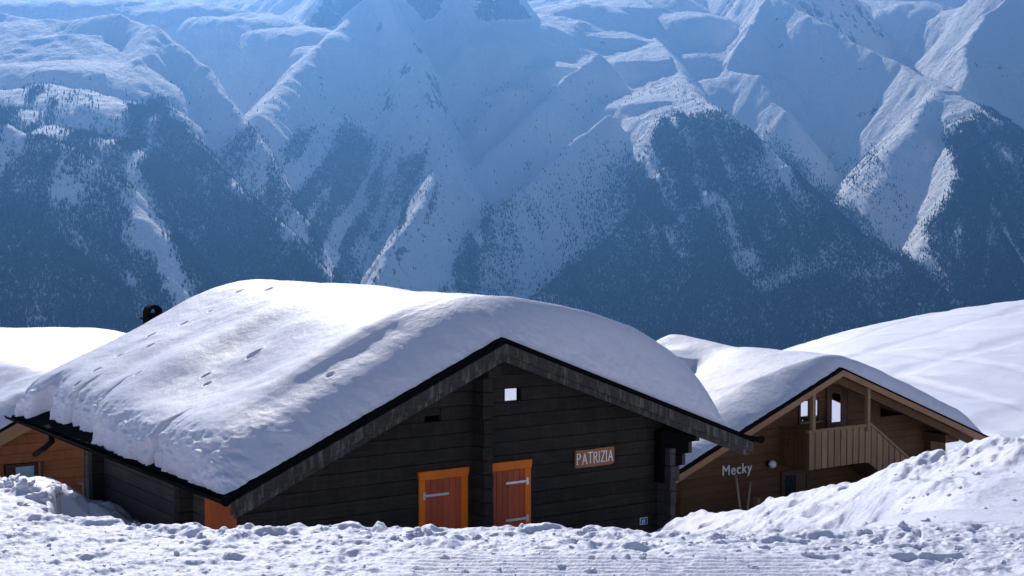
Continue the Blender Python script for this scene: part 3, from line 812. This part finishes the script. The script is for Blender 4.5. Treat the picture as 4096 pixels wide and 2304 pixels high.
def shutter(pxL, pyL, pxR, pyR, pz, strapL, straps):
    a0, z1 = B.q(pxL, pyL, BW - .05); a1, _ = B.q(pxR, pyR, BW - .05)
    z1 = (z1 + B.q(pxR, pyR, BW - .05)[1]) / 2; z0 = z1 - 1.12
    f = MB(B); fw = .115
    f.box(a0 + .02, a0 + fw, BW - .05, BW - .006, z0, z1 - .13); f.box(a1 - fw - .02, a1 - .02, BW - .05, BW - .006, z0, z1 - .13)
    f.prism([(a0 + .015, z1 - .13), (a1 - .015, z1 - .13), (a1, z1), (a0, z1)], BW - .062, BW - .006)
    f.box(a0, a1, BW - .07, BW - .006, z0 - .08, z0)
    sh = MB(B); nb_ = 6; wv = (a1 - a0 - 2 * fw - .02) / nb_
    for i in range(nb_): sh.box(a0 + fw + i * wv + .002, a0 + fw + (i + 1) * wv - .003, BW - .036 - .002 * (i % 2), BW - .008, z0, z1 - .134)
    s_ = sh.build('window_shutter', M_RED, barn, .003)
    fr = f.build('frame', M_ORANGE, s_, .005)
    fr.matrix_parent_inverse = Matrix.Identity(4)
    for zz in straps:
        h_ = MB(B); z = z1 - zz
        if strapL: x0, x1, xp = a0 + fw - .02, a0 + fw + .40, a0 + fw - .045
        else: x0, x1, xp = a1 - fw - .38, a1 - fw + .02, a1 - fw - .005
        h_.box(x0, x1, BW - .062, BW - .052, z - .018, z + .018)
        h_.box(xp, xp + .04, BW - .068, BW - .054, z - .055, z + .055)
        for t in (.2, .5, .8):
            h_.tube([(x0 + (x1 - x0) * t, BW - .068, z), (x0 + (x1 - x0) * t, BW - .062, z)], .008, 8)
        hh = h_.build('hinge', M_STEEL, s_); hh.matrix_parent_inverse = Matrix.Identity(4)
    return s_
def keep_world(o, p):                           # child of a part whose vertices are in world space
    o.parent = p; o.matrix_parent_inverse = p.matrix_world.inverted()
shutter(1674, 1889, 1877, 1867, 0, True, (.36, .96))
shutter(1941, 1857, 2129, 1835, 0, False, (.33, .90))
# pane standing in the small gable opening
pa0, pz1 = B.q(2018, 1556, BW + .03); pa1, pz0 = B.q(2064, 1600, BW + .03)
pc = plain_mat("frosted_pane", (.80, .84, .95, 1), .15, 0, .6)
m = MB(B); m.box(pa0, pa1, BW + .02, BW + .03, oz0 + .01, oz0 + H_ * .93); m.build('window_pane', M_GLASS, barn)
m = MB(B); m.box(o3[0] - .02, o4[0] + .02, BW + .03, BW + .06, oz2 - .1, oz3 + .15); m.build('opening_board', M_DARK, barn)
# rusty orange shutter on the long side
sb0, sz = B.qs(952, 2040, aL_w - .03); sb1, sz1 = B.qs(822, 1985, aL_w - .03)
m = MB(B); k5 = 5
zt_ = B.roof(aL_w) - .22
for i in range(k5):
    bq = sb0 + .08 + (sb1 - sb0 - .08) * i / k5; bq2 = sb0 + .08 + (sb1 - sb0 - .08) * (i + 1) / k5
    m.prism_a([(bq + .003, zt_ - 1.2), (bq2 - .003, zt_ - 1.2), (bq2 - .003, zt_), (bq + .003, zt_)], aL_w - .045, aL_w - .008)
sd = m.build('window_shutter', M_ORANGEDK, barn, .003); sd['label'] = 'rust orange shutter on the long side wall'

# snow on the barn roof
def edge_barn(b):
    e = .02 + .19 * float(sstep(4.8, 5.6, b) * (1 - sstep(8.6, 9.2, b)))
    ch = float(fbm(b / .35, 3.3, 3, 400)); ch2 = float(fbm(b / .12, 1.3, 3, 401))
    e += .16 * max(0, ch + .12) + .03 * ch2 + (.12 if ch > .28 else 0)
    return max(-.05, e)
def dent(px, py, r, d, T=.62):
    # find the roof coordinates under a pixel of the left slope
    n_ = np.cross(U + np.array([0, 0, B.sl]), V_); P0 = B.P(0, 0, T)
    q = onplane(px, py, P0, n_) - B.A
    return (float(q @ U), float(q @ V_), r, d)
dents = [dent(*t) for t in [(735, 1302, .06, .05), (605, 1345, .065, .05), (480, 1420, .06, .05), (388, 1478, .06, .05), (310, 1522, .05, .04), (1015, 1422, .09, .07),
         (600, 1395, .06, .04), (822, 1490, .06, .05), (955, 1182, .07, .04), (1075, 1176, .07, .04), (550, 1512, .05, .03), (1320, 1480, .05, .03),
         (1975, 1248, .11, .05), (1900, 1225, .05, .03), (1930, 1232, .05, .03), (840, 1262, .04, .03), (827, 1515, .05, .05), (720, 1400, .05, .03)]]
sc = snow_cover('roof_snow', B, BL - .02, BR - .55, .03, BLEN - .03, .66, .62, 1.5, ([-4.3, -2.8, -1.2, 0, 1.0, 2.5, 5], [1.15, 1.15, 1.05, .85, .58, .48, .48]), 420, 460, edge_barn,
                bumps=[(-2.3, 1.0, 1.6, .35, -.06), (-2.1, 1.9, 1.7, .42, .08), (-2.2, 4.3, 1.3, .45, -.10), (-1.9, 5.2, 1.3, .45, .10), (-3.0, 6.6, .9, .4, -.08), (-.2, 3.0, 1.5, 2.6, .07), (-2.9, 3.0, .9, .9, -.10), (-3.2, 5.0, 1.0, .9, .07), (-1.5, 6.5, 1.3, 1.2, .05), (-.3, 9.3, 1.4, 1.0, -.03), (-1.4, 3.6, .7, 1.6, .06), (-2.2, 1.35, 1.5, .28, .10), (-1.0, 1.25, 1.2, .25, .06)], dents=dents, seed=21, soft=1.0, na_e=3.2, rough_eave=.032,
                TP=([-4.3, -2, 0, 1.4, 2.8, 4.5], [.60, .72, .92, 1.02, 1.10, .95]))
tag(sc, 'thick rounded blanket of snow with small footprints on the dark barn roof', 'snow', None, 'thing')

# name board
na0, nz0 = B.q(2299, 1862, BW - .03); na1, nz1 = B.q(2457, 1796, BW - .03)
m = MB(B); zc = (nz0 + nz1) / 2; hh = .145
m.prism([(na0, zc - hh + .012), (na0 + .03, zc - hh), (na1 - .05, zc - hh + .004), (na1, zc - hh + .03), (na1 - .005, zc + .02), (na1, zc + hh - .02), (na1 - .04, zc + hh), (na0 + .25, zc + hh - .012), (na0 + .02, zc + hh - .004), (na0 + .006, zc + .03)], BW - .04, BW - .008)
brd = empty('name_board', B.P((na0 + na1) / 2, BW, zc)); tag(brd, 'brown carved wooden board reading PATRIZIA on the dark barn gable', 'sign')
m.build('board', wood_mat("carved_board", (.40, .15, .06, 1), (.55, .24, .10, 1), .5), brd, .004)
GL = {'P': ([[(0, 0), (0, 1)], [(0, 1), (.38, .98), (.48, .76), (.38, .54), (0, .5)]], .56), 'A': ([[(0, 0), (.33, 1)], [(.33, 1), (.66, 0)], [(.14, .36), (.52, .36)]], .66),
      'T': ([[(.3, 0), (.3, 1)], [(0, 1), (.6, 1)]], .62), 'R': ([[(0, 0), (0, 1)], [(0, 1), (.38, .98), (.46, .78), (.36, .56), (0, .52)], [(.22, .53), (.56, 0)]], .58),
      'I': ([[(0, 0), (0, 1)]], .08), 'Z': ([[(0, 1), (.52, 1)], [(.52, 1), (0, 0)], [(0, 0), (.54, 0)]], .56)}
m = MB(B); word = 'PATRIZIA'; ch = .165; xsp = .72
tot = sum(GL[c][1] for c in word) + .24 * (len(word) - 1)
kx = (na1 - na0 - .085) / tot; x = na0 + .04; rs = random.Random(3)
for c in word:
    st, wd = GL[c]; dz = rs.uniform(-.006, .006)
    for pl in st:
        for (p, q) in zip(pl[:-1], pl[1:]):
            ax, az_, bx_, bz_ = x + p[0] * kx, zc - ch / 2 + dz + p[1] * ch, x + q[0] * kx, zc - ch / 2 + dz + q[1] * ch
            L = math.hypot(bx_ - ax, bz_ - az_); t = .0085; nx_, nz_ = -(bz_ - az_) / L * t, (bx_ - ax) / L * t
            ex, ez = (bx_ - ax) / L * t * .5, (bz_ - az_) / L * t * .5
            m.prism([(ax - ex + nx_, az_ - ez + nz_), (ax - ex - nx_, az_ - ez - nz_), (bx_ + ex - nx_, bz_ + ez - nz_), (bx_ + ex + nx_, bz_ + ez + nz_)], BW - .047 - rs.uniform(0, .002), BW - .039)
        for e_ in (pl[0], pl[-1]):                                  # serifs
            if e_[1] in (0, 1) and c not in 'Z': m.box(x + e_[0] * kx - .017, x + e_[0] * kx + .017, BW - .0495, BW - .039, zc - ch / 2 + dz + e_[1] * ch - .004, zc - ch / 2 + dz + e_[1] * ch + .004)
    x += (wd + .24) * kx
m.build('lettering', M_WHITE, brd)
# house number
ha0, hz1 = B.q(2561, 2073, BW - .02); ha1, hz0 = B.q(2590, 2096, BW - .02)
pl = empty('house_number_plate', B.P((ha0 + ha1) / 2, BW, (hz0 + hz1) / 2)); tag(pl, 'small blue enamel plate with white number 37 low on the dark barn', 'number plate')
m = MB(B); m.box(ha0, ha1, BW - .016, BW - .007, hz0, hz1); m.build('border', M_WHITE, pl)
m = MB(B); m.box(ha0 + .008, ha1 - .008, BW - .019, BW - .0161, hz0 + .008, hz1 - .008); m.build('plate', plain_mat("blue_enamel", (.015, .07, .42, 1), .25), pl)
text_obj(B, "37", ha0 + .028, hz0 + .022, BW - .0205, .082, M_WHITE, 'digits', pl, .001, 1.0, .95)

# ================================================================ the brown chalet on the right
C_ = Frame(at(3365, 1470, 29), .385, .375)
CL, CR, CLEN, CW = -4.75, 5.12, 5.7, .95
ch_ = empty('brown_chalet', C_.P(0, CW, -4)); tag(ch_, 'brown timber chalet with balcony and outside stair behind the dark barn', 'chalet')
cR, _ = C_.q(3783, 1800, CW); cL, _ = C_.q(2722, 1990, CW)
q0 = C_.q(3522, 1650, CW); q1 = C_.q(3584, 1599, CW)
m = MB(C_); plank_wall(m, C_, cL, cR, CW, -3.7, -.1, .17, .07, .14, [(q0[0], q1[0], q0[1] + .06, q1[1] - .04)], 6, .002); m.build('gable_wall', M_BROWN, ch_, .003)
m = MB(C_); m.box(cR - .08, cR, CW + .073, CLEN - .4, -4, C_.roof(cR) - .12); m.box(cL, cL + .08, CW + .073, CLEN - .4, -4, C_.roof(cL) - .12)
plank_wall(m, C_, cL, cR, CLEN - .4, -3.7, -.1, .2, .08, .14, (), 7); m.build('rear_wall', M_BROWN, ch_)
roof_deck(C_, CL, CR, CLEN, .07, 'roof', M_BLACK, ch_, -.04)
verge(C_, CL + .02, CR, -.07, -.042, .05, .13, 'verge_board', M_TRIM, ch_, 0, .28)
m = MB(C_)
m.prism([(CL + .1, C_.roof(CL + .1) - .08), (0, -.08), (0, -.11), (CL + .1, C_.roof(CL + .1) - .11)], .002, CLEN - .05)
m.prism([(CR - .1, C_.roof(CR - .1) - .08), (0, -.08), (0, -.11), (CR - .1, C_.roof(CR - .1) - .11)], .002, CLEN - .05); m.build('soffit', M_RAIL, ch_)
m = MB(C_)                                      # rafter set back under the right verge, ridge beam, purlin ends
m.prism([(.0, -.16), (CR - .5, C_.roof(CR - .5) - .16), (CR - .62, C_.roof(CR - .62) - .33), (0, -.34)], .10, .2)
m.box(-.09, .09, .12, CLEN - .3, -.36, -.165)
a_, z_ = C_.q(3762, 1778, .4); a2_, z2_ = C_.q(3828, 1726, .4)
m.box(a_ + .04, a2_ - .05, .3, CLEN - .4, z_ + .04, z2_ - .02)
m.box(a_ + .1, a2_ - .18, CW - .2, CW - .004, -4, z_ + .04); m.build('beams', M_BROWN, ch_, .004)
# posts
for pxp in (3252, 3471):
    a_, _ = C_.q(pxp, 1650, .10); m = MB(C_); m.box(a_ - .045, a_ + .045, .06, .15, C_.q(pxp, 1725, .1)[1], C_.roof(a_) - .12); m.build('post', M_RAIL, ch_, .004)
# balcony and stair parapet
bal = MB(C_); BF = .12
l0 = C_.q(3238, 1724, BF); l1 = C_.q(3483, 1700, BF); lb = C_.q(3238, 1876, BF); rb_ = C_.q(3474, 1853, BF); s1 = C_.q(3659, 1857, BF); sbm = C_.q(3509, 1888, BF)
ztop = (l0[1] + l1[1]) / 2; zbot = (lb[1] + rb_[1]) / 2
slope = (s1[1] - l1[1]) / (s1[0] - l1[0])
x = l0[0]; i = 0
def rail_top(a): return ztop if a < l1[0] else ztop + slope * (a - l1[0])
def pan_bot(a): return zbot if a < rb_[0] else zbot + slope * (a - rb_[0])
while x < s1[0] + .5:
    wd = .13 if i % 2 == 0 else .055
    x2 = x + wd
    dep = BF if i % 2 == 0 else BF + .022
    bal.prism([(x, pan_bot(x)), (x2, pan_bot(x2)), (x2, rail_top(x2) - .02), (x, rail_top(x) - .02)], dep, dep + .02)
    x = x2 + .004; i += 1
bp = bal.build('balcony', M_RAIL, ch_, .002)
m = MB(C_); m.prism([(l0[0] - .04, ztop - .03), (l1[0] + .01, ztop - .03), (l1[0] + .01, ztop + .03), (l0[0] - .04, ztop + .03)], BF - .03, BF + .07)
m.prism([(l1[0] + .012, ztop + .03), (l1[0] + .012, ztop - .035), (s1[0] + .5, ztop + slope * (s1[0] + .5 - l1[0]) - .035), (s1[0] + .5, ztop + slope * (s1[0] + .5 - l1[0]) + .03)], BF - .03, BF + .07)
o = m.build('handrail', M_RAIL, bp, .004); o.matrix_parent_inverse = Matrix.Identity(4)
m = MB(C_); b = BF + .03
while b < CW - .06:
    m.prism_a([(b, zbot), (b + .12, zbot), (b + .12, ztop - .02), (b, ztop - .02)], l0[0] - .03, l0[0] - .008); b += .135
m.box(l0[0] - .06, l0[0] + .03, BF + .075, CW - .01, ztop - .03, ztop + .02)
o = m.build('side_panel', M_BROWN, bp, .002); o.matrix_parent_inverse = Matrix.Identity(4)
m = MB(C_); m.box(l0[0], l1[0], BF + .05, CW - .01, zbot + .06, zbot + .14)
m.prism([(l1[0] + .01, zbot + .14), (l1[0] + .01, zbot - .05), (s1[0] + .6, pan_bot(s1[0] + .6) - .02), (s1[0] + .6, pan_bot(s1[0] + .6) + .12)], BF + .05, CW - .01)
o = m.build('deck', M_BROWN, bp); o.matrix_parent_inverse = Matrix.Identity(4)
# door with a tall pane
d0 = C_.q(3302, 1537, CW); d1 = C_.q(3390, 1700, CW)
m = MB(C_); zt = C_.q(3345, 1535, CW)[1]
m.box(d0[0], d0[0] + .09, CW - .05, CW - .003, zbot + .14, zt); m.box(d1[0] - .06, d1[0], CW - .05, CW - .003, zbot + .14, zt); m.box(d0[0] + .09, d1[0] - .06, CW - .05, CW - .003, zt - .07, zt)
p0 = C_.q(3327, 1690, CW - .03); p1 = C_.q(3365, 1570, CW - .03)
zp0, zp1 = p0[1] + .0, p1[1]
dm = MB(C_)
dm.box(d0[0] + .092, p0[0], CW - .035, CW - .003, zbot + .14, zt - .072); dm.box(p1[0], d1[0] - .062, CW - .035, CW - .003, zbot + .14, zt - .072)
dm.box(p0[0], p1[0], CW - .035, CW - .003, zbot + .14, zp0); dm.box(p0[0], p1[0], CW - .035, CW - .003, zp1, zt - .072)
dr = dm.build('door', M_DOORW, ch_, .003)
o = m.build('frame', M_DOORW, dr, .003); o.matrix_parent_inverse = Matrix.Identity(4)
m = MB(C_); m.box(p0[0], p1[0], CW - .02, CW - .012, zp0, zp1); o = m.build('pane', M_GLASS, dr); o.matrix_parent_inverse = Matrix.Identity(4)
m = MB(C_); ha, hz = C_.q(3311, 1676, CW - .04); m.box(ha - .015, ha + .015, CW - .045, CW - .036, hz - .10, hz + .08)
m.tube([(ha, CW - .045, hz), (ha, CW - .08, hz)], .01, 8); m.tube([(ha, CW - .08, hz), (ha + .10, CW - .08, hz)], .011, 8); o = m.build('handle', M_STEEL, dr); o.matrix_parent_inverse = Matrix.Identity(4)
# window behind the post
w0 = C_.q(3201, 1692, CW - .03); w1 = C_.q(3273, 1603, CW - .03)
zw0, zw1 = w0[1] - .0, w1[1] + .02
f = MB(C_); t = .045
f.box(w0[0] - t, w0[0], CW - .05, CW - .003, zw0 - t, zw1 + t); f.box(w1[0], w1[0] + t, CW - .05, CW - .003, zw0 - t, zw1 + t)
f.box(w0[0], w1[0], CW - .05, CW - .003, zw1, zw1 + t); f.box(w0[0], w1[0], CW - .05, CW - .003, zw0 - t, zw0); f.box((w0[0] + w1[0]) / 2 - .02, (w0[0] + w1[0]) / 2 + .02, CW - .045, CW - .003, zw0, zw1)
wn = f.build('window', M_DOORW, ch_, .003)
m = MB(C_); m.box(w0[0], w1[0], CW - .022, CW - .012, zw0, zw1); o = m.build('pane', M_GLASS, wn); o.matrix_parent_inverse = Matrix.Identity(4)
m = MB(C_); m.box(w0[0] - .05, w1[0] + .08, CW - .10, CW - .05, zw0 - .02, zw0 + .012); o = m.build('sill', M_RAIL, wn, .003); o.matrix_parent_inverse = Matrix.Identity(4)
# entrance under the balcony
e0 = C_.q(3120, 1885, CW); e1 = C_.q(3232, 1885, CW); zt = e0[1]
m = MB(C_); m.box(e0[0], e0[0] + .09, CW - .06, CW - .003, -4, zt); m.box(e1[0] - .09, e1[0] + .02, CW - .06, CW - .003, -4, zt); m.box(e0[0] + .09, e1[0] - .09, CW - .06, CW - .003, zt - .1, zt)
m.box(e0[0] + .45, e1[0] - .09, CW - .035, CW - .003, -4, zt - .1)
ed = m.build('door', M_DOORW, ch_, .003); ed['label'] = 'dark lower entrance door under the balcony'
m = MB(C_); m.box(e0[0] + .092, e0[0] + .448, CW - .02, CW - .003, -4, zt - .102); o = m.build('pane', plain_mat("dark_glass", (.012, .016, .022, 1), .12), ed); o.matrix_parent_inverse = Matrix.Identity(4)
# rain pipe at the right
ra, rz = C_.q(3745, 1755, CW - .15); m = MB(C_); m.tube([(ra - .08, CW - .05, rz + .08), (ra - .02, CW - .15, rz + .06), (ra + .05, CW - .15, rz), (ra + .05, CW - .15, rz - 2)], .045); m.build('rain_pipe', M_BLACK, ch_, smooth=True)
m = MB(C_); m.tube([(ra + .09, CW - .10, rz), (ra + .09, CW - .10, rz - 2)], .018); m.build('conduit', M_STEEL, ch_)
gutter(C_, CL - .03, C_.roof(CL) - .03, -.05, CLEN, .05, ch_)
# eave snow
cs = snow_cover('roof_snow', C_, CL - .02, CR - .30, .02, CLEN - .02, .36, .5, .9, ([-4.7, -2, -.8, 0, 2, 5], [1.1, 1.0, .6, .25, .22, .25]), 300, 260, None,
                bumps=[(-.2, 5.2, 1.0, .9, .15), (-1.7, 3.3, 1.3, .45, -.20), (-1.8, 4.2, 1.3, .35, .13), (-3.2, 2.4, .8, .6, -.12), (-.7, 2.0, .8, 1.2, .05)], seed=77, wave=.06, wob=.02, soft=.4, lips=[(3.7, .25, -4.4, -.7, .27), (2.5, .2, -3.8, -1.9, .12)])
tag(cs, 'rolling snow cover on the roof of the brown chalet with the balcony', 'snow', None, 'thing')
# lettering, lamp, sticks
la, lz = C_.q(2887, 1904, CW - .02)
o = text_obj(C_, "Mecky", la, lz, CW - .02, .305, M_WHITE, 'name_lettering', None, .008, 1.10, 1.0); tag(o, 'white letters reading Mecky on the brown chalet wall', 'lettering')
la, lz = C_.q(3090, 1857, CW - .14)
lamp = empty('wall_lamp', C_.P(la, CW, lz)); tag(lamp, 'round white globe lamp on the brown chalet wall beside the balcony', 'lamp')
bm = bmesh.new(); bmesh.ops.create_uvsphere(bm, u_segments=32, v_segments=20, radius=.085)
me = bpy.data.meshes.new('globe'); bm.to_mesh(me); bm.free(); me.shade_smooth(); me.materials.append(plain_mat("opal_glass", (.85, .88, .95, 1), .2, 0, .5))
o = bpy.data.objects.new('globe', me); COL.objects.link(o); o.parent = lamp; o.location = Vector([float(c) for c in (V_ * -.14)])
m = MB(C_); m.tube([(la, CW - .004, lz), (la, CW - .03, lz)], .07, 20); m.tube([(la, CW - .03, lz), (la, CW - .07, lz)], .03, 16); m.build('bracket', M_BLACK, lamp)
for i, (x0, y0, x1, y1, lab) in enumerate([(2943, 1900, 2972, 2060, 'long wooden pole leaning under the Mecky letters'), (3001, 1930, 2982, 2060, 'shorter wooden pole standing right of the long pole by the wall')]):
    a0_, z0_ = C_.q(x0, y0, CW - .10); a1_, z1_ = C_.q(x1, y1, CW - .55)
    m = MB(C_); m.tube([(a0_, CW - .10, z0_), (a1_, CW - .55, z1_ - .3)], [.024, .026], 10); o = m.build('wooden_pole', M_POLE, None, smooth=True); tag(o, lab, 'pole', 'poles against the chalet wall')
a0_, z0_ = C_.q(3016, 2012, CW - .5); m = MB(C_); m.box(a0_, a0_ + .10, CW - .6, CW - .48, z0_ - .5, z0_ + .10); m.box(a0_ - .012, a0_ + .112, CW - .615, CW - .465, z0_ + .101, z0_ + .12)
o = m.build('wooden_post', M_TRIM, None, .004); tag(o, 'short wooden post stub in the snow before the brown chalet wall', 'post')

# ================================================================ the orange brown chalet at the left edge
L_ = Frame(at(285, 1560, 31), .50, .42)
LLc, LR, LLEN, LW = -4.2, 4.2, 6.0, .55
lc = empty('small_chalet', L_.P(0, LW, -3)); tag(lc, 'orange brown timber chalet behind the far end of the dark barn', 'chalet')
m = MB(L_); lwA = -3.7
wv0 = L_.q(62, 1928, LW); wv1 = L_.q(137, 1862, LW)
plank_wall(m, L_, lwA, 3.7, LW, -4.0, -.1, .215, .07, .12, [(wv0[0] - .25, wv1[0] + .05, -9, wv1[1] + .02)], 9, .004); m.build('gable_wall', M_ORBROWN, lc, .005)
m = MB(L_); m.box(lwA, lwA + .08, LW + .073, LLEN - .3, -4, L_.roof(lwA) - .1); m.box(3.62, 3.7, LW + .073, LLEN - .3, -4, L_.roof(3.7) - .1)
plank_wall(m, L_, lwA, 3.7, LLEN - .3, -4.0, -.1, .215, .07, .12, (), 9, .004); m.build('rear_wall', M_ORBROWN, lc)
roof_deck(L_, LLc, LR, LLEN, .08, 'roof', M_BLACK, lc, -.03)
verge(L_, LLc + .02, LR - .02, -.06, -.032, .05, .30, 'verge_board', M_TRIM, lc)
f = MB(L_); zz1 = wv1[1]; f.box(wv0[0] - .22, wv0[0], LW - .03, LW + .05, -4, zz1); f.box(wv1[0], wv1[0] + .05, LW - .03, LW + .05, -4, zz1); f.box(wv0[0] - .22, wv1[0] + .05, LW - .03, LW + .05, zz1 + .002, zz1 + .07)
wn = f.build('window', M_DOORW, lc, .003)
m = MB(L_); m.box(wv0[0], wv1[0], LW + .01, LW + .02, -3.2, zz1); o = m.build('pane', plain_mat("pale_blue_pane", (.42, .62, .75, 1), .12, 0, .8), wn); o.matrix_parent_inverse = Matrix.Identity(4)
ta, _ = L_.q(157, 1880, LW - .05); m = MB(L_); m.box(ta - .02, ta + .02, LW - .08, LW - .006, -4, L_.q(157, 1846, LW)[1]); m.build('trim_board', M_TRIM, lc)
m = MB(L_); m.box(ta + .021, ta + .10, LW - .05, LW - .006, -4, L_.q(157, 1846, LW)[1]); m.build('trim_board', M_DOORW, lc)
# chimney with its round cowl
ca, cz = L_.q(612, 1281, 2.2)
m = MB(L_); m.box(ca - .19, ca + .19, 2.02, 2.40, -1.6, cz + .02); m.box(ca - .24, ca + .24, 1.97, 2.45, cz + .022, cz + .07); cm = m.build('chimney', M_BLACK, lc, .006)
m = MB(L_)
k = 16; pts_o = [(ca + .19 * math.cos(t), cz + .07 + .12 + .20 * math.sin(t)) for t in np.linspace(0, math.pi, k)]; pts_i = [(ca + .115 * math.cos(t), cz + .07 + .12 + .115 * math.sin(t)) for t in np.linspace(0, math.pi, k)]
for i in range(k - 1): m.prism([pts_o[i], pts_o[i + 1], pts_i[i + 1], pts_i[i]], 2.04, 2.38)
m.box(ca - .19, ca + .19, 2.04, 2.38, cz + .071, cz + .188)
o = m.build('cowl', M_BLACK, cm); o.matrix_parent_inverse = Matrix.Identity(4)
ls = snow_cover('roof_snow', L_, LLc, LR, .02, LLEN, .42, .6, .6, ([-4.2, -1.5, 0, 4], [.9, .8, .4, .4]), 160, 200, None, bumps=[(-1.5, 2.6, 1.6, .5, -.10), (-2, 4, 1.4, .8, .1)], seed=91, wave=.09)
tag(ls, 'smooth snow on the left chalet roof beside the far end of the barn', 'snow', None, 'thing')
pa_, pz_ = L_.q(335, 1940, -1.2)
m = MB(L_); m.box(pa_ - .03, pa_ + .03, -1.2, -1.14, pz_ - 1.2, pz_ + .02); m.prism([(pa_ - .10, pz_ + .021), (pa_ + .08, pz_ + .021), (pa_ + .08, pz_ + .06), (pa_ - .12, pz_ + .07)], -1.26, -1.1)
o = m.build('wooden_post', M_RAIL, None, .003); tag(o, 'dark post with a pale top board beside the far corner of the barn', 'post')
# ---------------------------------------------------------------- haze over the valley
def build_haze():
    s = N("haze_air")
    s.t.nodes.remove(s.b)
    v = s.n('VolumePrincipled')
    v.inputs['Color'].default_value = (.16, .43, .97, 1)
    v.inputs['Density'].default_value = 6.4e-5
    v.inputs['Anisotropy'].default_value = .7
    s.link(v.outputs[0], s.out.inputs['Volume'])
    bm = bmesh.new(); bmesh.ops.create_cube(bm, size=1)
    for p in bm.verts:
        p.co = Vector((p.co.x * 15000, (p.co.y + .5) * 14600 - 600, (p.co.z + .5) * 3700 - 880))
    me = bpy.data.meshes.new('haze'); bm.to_mesh(me); bm.free(); me.materials.append(s.m)
    o = bpy.data.objects.new('haze', me); COL.objects.link(o)
    tag(o, 'pale blue haze filling the valley air', None, None, 'stuff')
build_haze()
